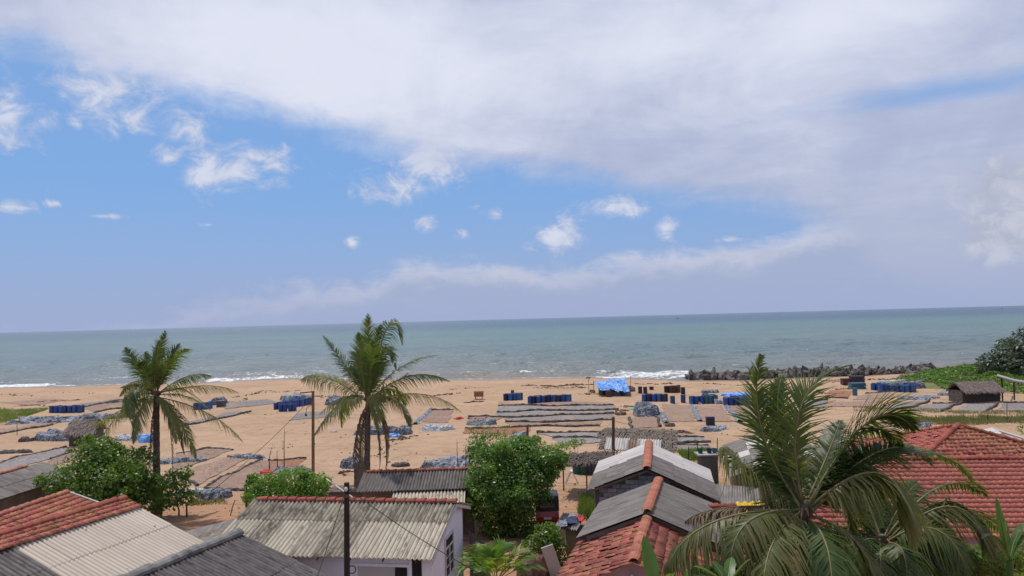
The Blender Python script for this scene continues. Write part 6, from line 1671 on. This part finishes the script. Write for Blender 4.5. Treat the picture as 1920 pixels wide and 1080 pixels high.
for x, y in ((-.52, -.55), (.52, -.55), (0, 1.0)):
    part('wheel', MB().tube([loc(x - .06, y, .22), loc(x + .06, y, .22)], .22, 14), M['rick_black'], rt)
# striped lean-to with washing
TL, TR, BL = G(1062, 962, 1.75), G(1100, 966, 1.75), G(1043, 990, 1.4)
c = (TL + TR) / 2
rt = thing('striped_lean_to', 'small lean-to of light and dark corrugated strips beside the grey roof', 'shed', (c.x, c.y, 0))
corrugated(rt, TL, TR - TL, BL - TL, 3, 2, lambda i, j, c: M['asb_white'] if (i + j) % 2 else M['asb_dark'], nc=3, amp=.05)
part('wall', MB().box((c.x - .1, c.y - .6, .65), ((TR - TL).length * .95, 1.2, 1.3)), M['brown_wall'], rt)
for q, (px, py, w, mm, lab) in enumerate(((1070, 978, 24, 'cloth_navy', 'navy washing laid on the striped lean-to roof'), (1090, 975, 12, 'cloth_red', 'red and white cloth on the striped lean-to roof'), (1056, 984, 14, 'tarp_dark', 'grey cloth on the lower edge of the striped lean-to'))):
    p = G(px, py, 1.62)
    V = []; F = []
    for j in range(6):
        for i in range(6):
            V.append(p + Vector(((i / 5 - .5) * w * p.y / FOC, (j / 5 - .5) * .7, .06 + .06 * random.random() + (j / 5 - .5) * .12)))
    for j in range(5):
        for i in range(5): a = j * 6 + i; F.append((a, a + 1, a + 7, a + 6))
    o = link('washing', MB().add(V, F).mesh('washing', M[mm], p), loc=p); tag(o, lab, 'cloth', 'washing on the lean-to')
# yellow cloth on the annexe ridge
for q, (px, py, w, d, lab) in enumerate(((1406, 950, 52, .5, 'bright yellow cloth draped along the annexe ridge behind dry fronds'), (1390, 965, 24, .5, 'small yellow cloth hanging below the long yellow one'))):
    p = G(px, py - 4, 3.3)
    V = []; F = []
    for j in range(5):
        for i in range(15):
            x = (i / 14 - .5) * w * p.y / FOC; y = (j / 4 - .3) * d
            V.append(p + Vector((x, -y, .12 - abs(y) * .5 + .05 * math.sin(i * 1.7))))
    for j in range(4):
        for i in range(14): a = j * 15 + i; F.append((a, a + 1, a + 16, a + 15))
    o = link('yellow_cloth', MB().add(V, F).mesh('yellow_cloth', M['cloth_yellow'], p), loc=p); tag(o, lab, 'cloth', 'yellow cloths')
# white board and rag pile near the areca palm
p = gp(1036, 1084)
o = link('white_board', MB().box((0, 0, .75), (.55, .05, 1.5), Matrix.Rotation(-.3, 3, 'Y') @ Matrix.Rotation(.2, 3, 'X')).mesh('white_board', M['board']), loc=(p.x, p.y, p.z - .05)); tag(o, 'pale board leaning beside the small glossy shrub', 'board')
heap('cloth_heap', 'reddish brown rag heap behind the small feathery palm', 'heap', 1002, 1090, 56, .9, 1.2, 'rag', 90, crease=1.2)
# trestle by the lean-to
p = gp(1072, 905)
rt = thing('trestle', 'white trestle with splayed legs left of the green drums', 'trestle', p)
for sy in (-.3, .3):
    for sx in (-.45, .45): part('leg', MB().tube([p + Vector((sx, sy, 0)), p + Vector((sx * .1, sy * .6, .85))], .035, 5), M['white_paint'], rt)
part('bar', MB().box(p + Vector((0, 0, .87)), (.12, .7, .08)), M['white_paint'], rt)
# boats on the horizon and crows at the waterline
def boat(px, py, Y0, L, label):
    p = D(px, py, Y0); p.z = SEA_Z
    rt = thing('fishing_boat', label, 'boat', p)
    V = []; st = [(-.5, .30, .35), (-.3, .42, .3), (0, .45, .28), (.3, .32, .36), (.5, .02, .55)]
    for t, w, z in st: V += [p + Vector((t * L, -w * L * .35, z * L * .28)), p + Vector((t * L, w * L * .35, z * L * .28)), p + Vector((t * L * .92, 0, -.06 * L))]
    F = []
    for i in range(4):
        a = i * 3; F += [(a, a + 3, a + 5, a + 2), (a + 1, a + 2, a + 5, a + 4), (a, a + 1, a + 4, a + 3)]
    F += [(0, 2, 1), (12, 13, 14)]
    part('hull', MB().add(V, F), M['wood_dark'], rt)
    part('cabin', MB().box(p + Vector((-.12 * L, 0, .2 * L)), (.3 * L, .2 * L, .22 * L)), M['drum_dark'], rt)
    part('mast', MB().tube([p + Vector((.1 * L, 0, 0)), p + Vector((.1 * L, 0, .55 * L))], .02 * L, 5), M['wood_dark'], rt)
boat(1270, 592, 2300, 8, 'tiny dark fishing boat on the horizon above the middle of the beach')
boat(1879, 576, 3000, 8, 'tiny fishing boat on the horizon near the right edge')
for q, (px, lab) in enumerate(((1100, 'black crow at the waterline left of the blue shelter, the left one'), (1105, 'black crow at the waterline left of the blue shelter, the right one'))):
    p = gp(px, 710)
    rt = thing('crow', lab, 'bird', p, 'crows at the waterline')
    part('body', MB().tube([p + Vector((-.22, 0, .16)), p + Vector((-.05, 0, .24)), p + Vector((.1, 0, .32)), p + Vector((.18, 0, .42)), p + Vector((.26, 0, .42)), p + Vector((.36, 0, .40))], [.02, .10, .11, .07, .06, .01], 7), M['bird'], rt)
    for sy in (-.04, .04): part('leg', MB().tube([p + Vector((0, sy, -.02)), p + Vector((.02, sy, .2))], .012, 4), M['bird'], rt)
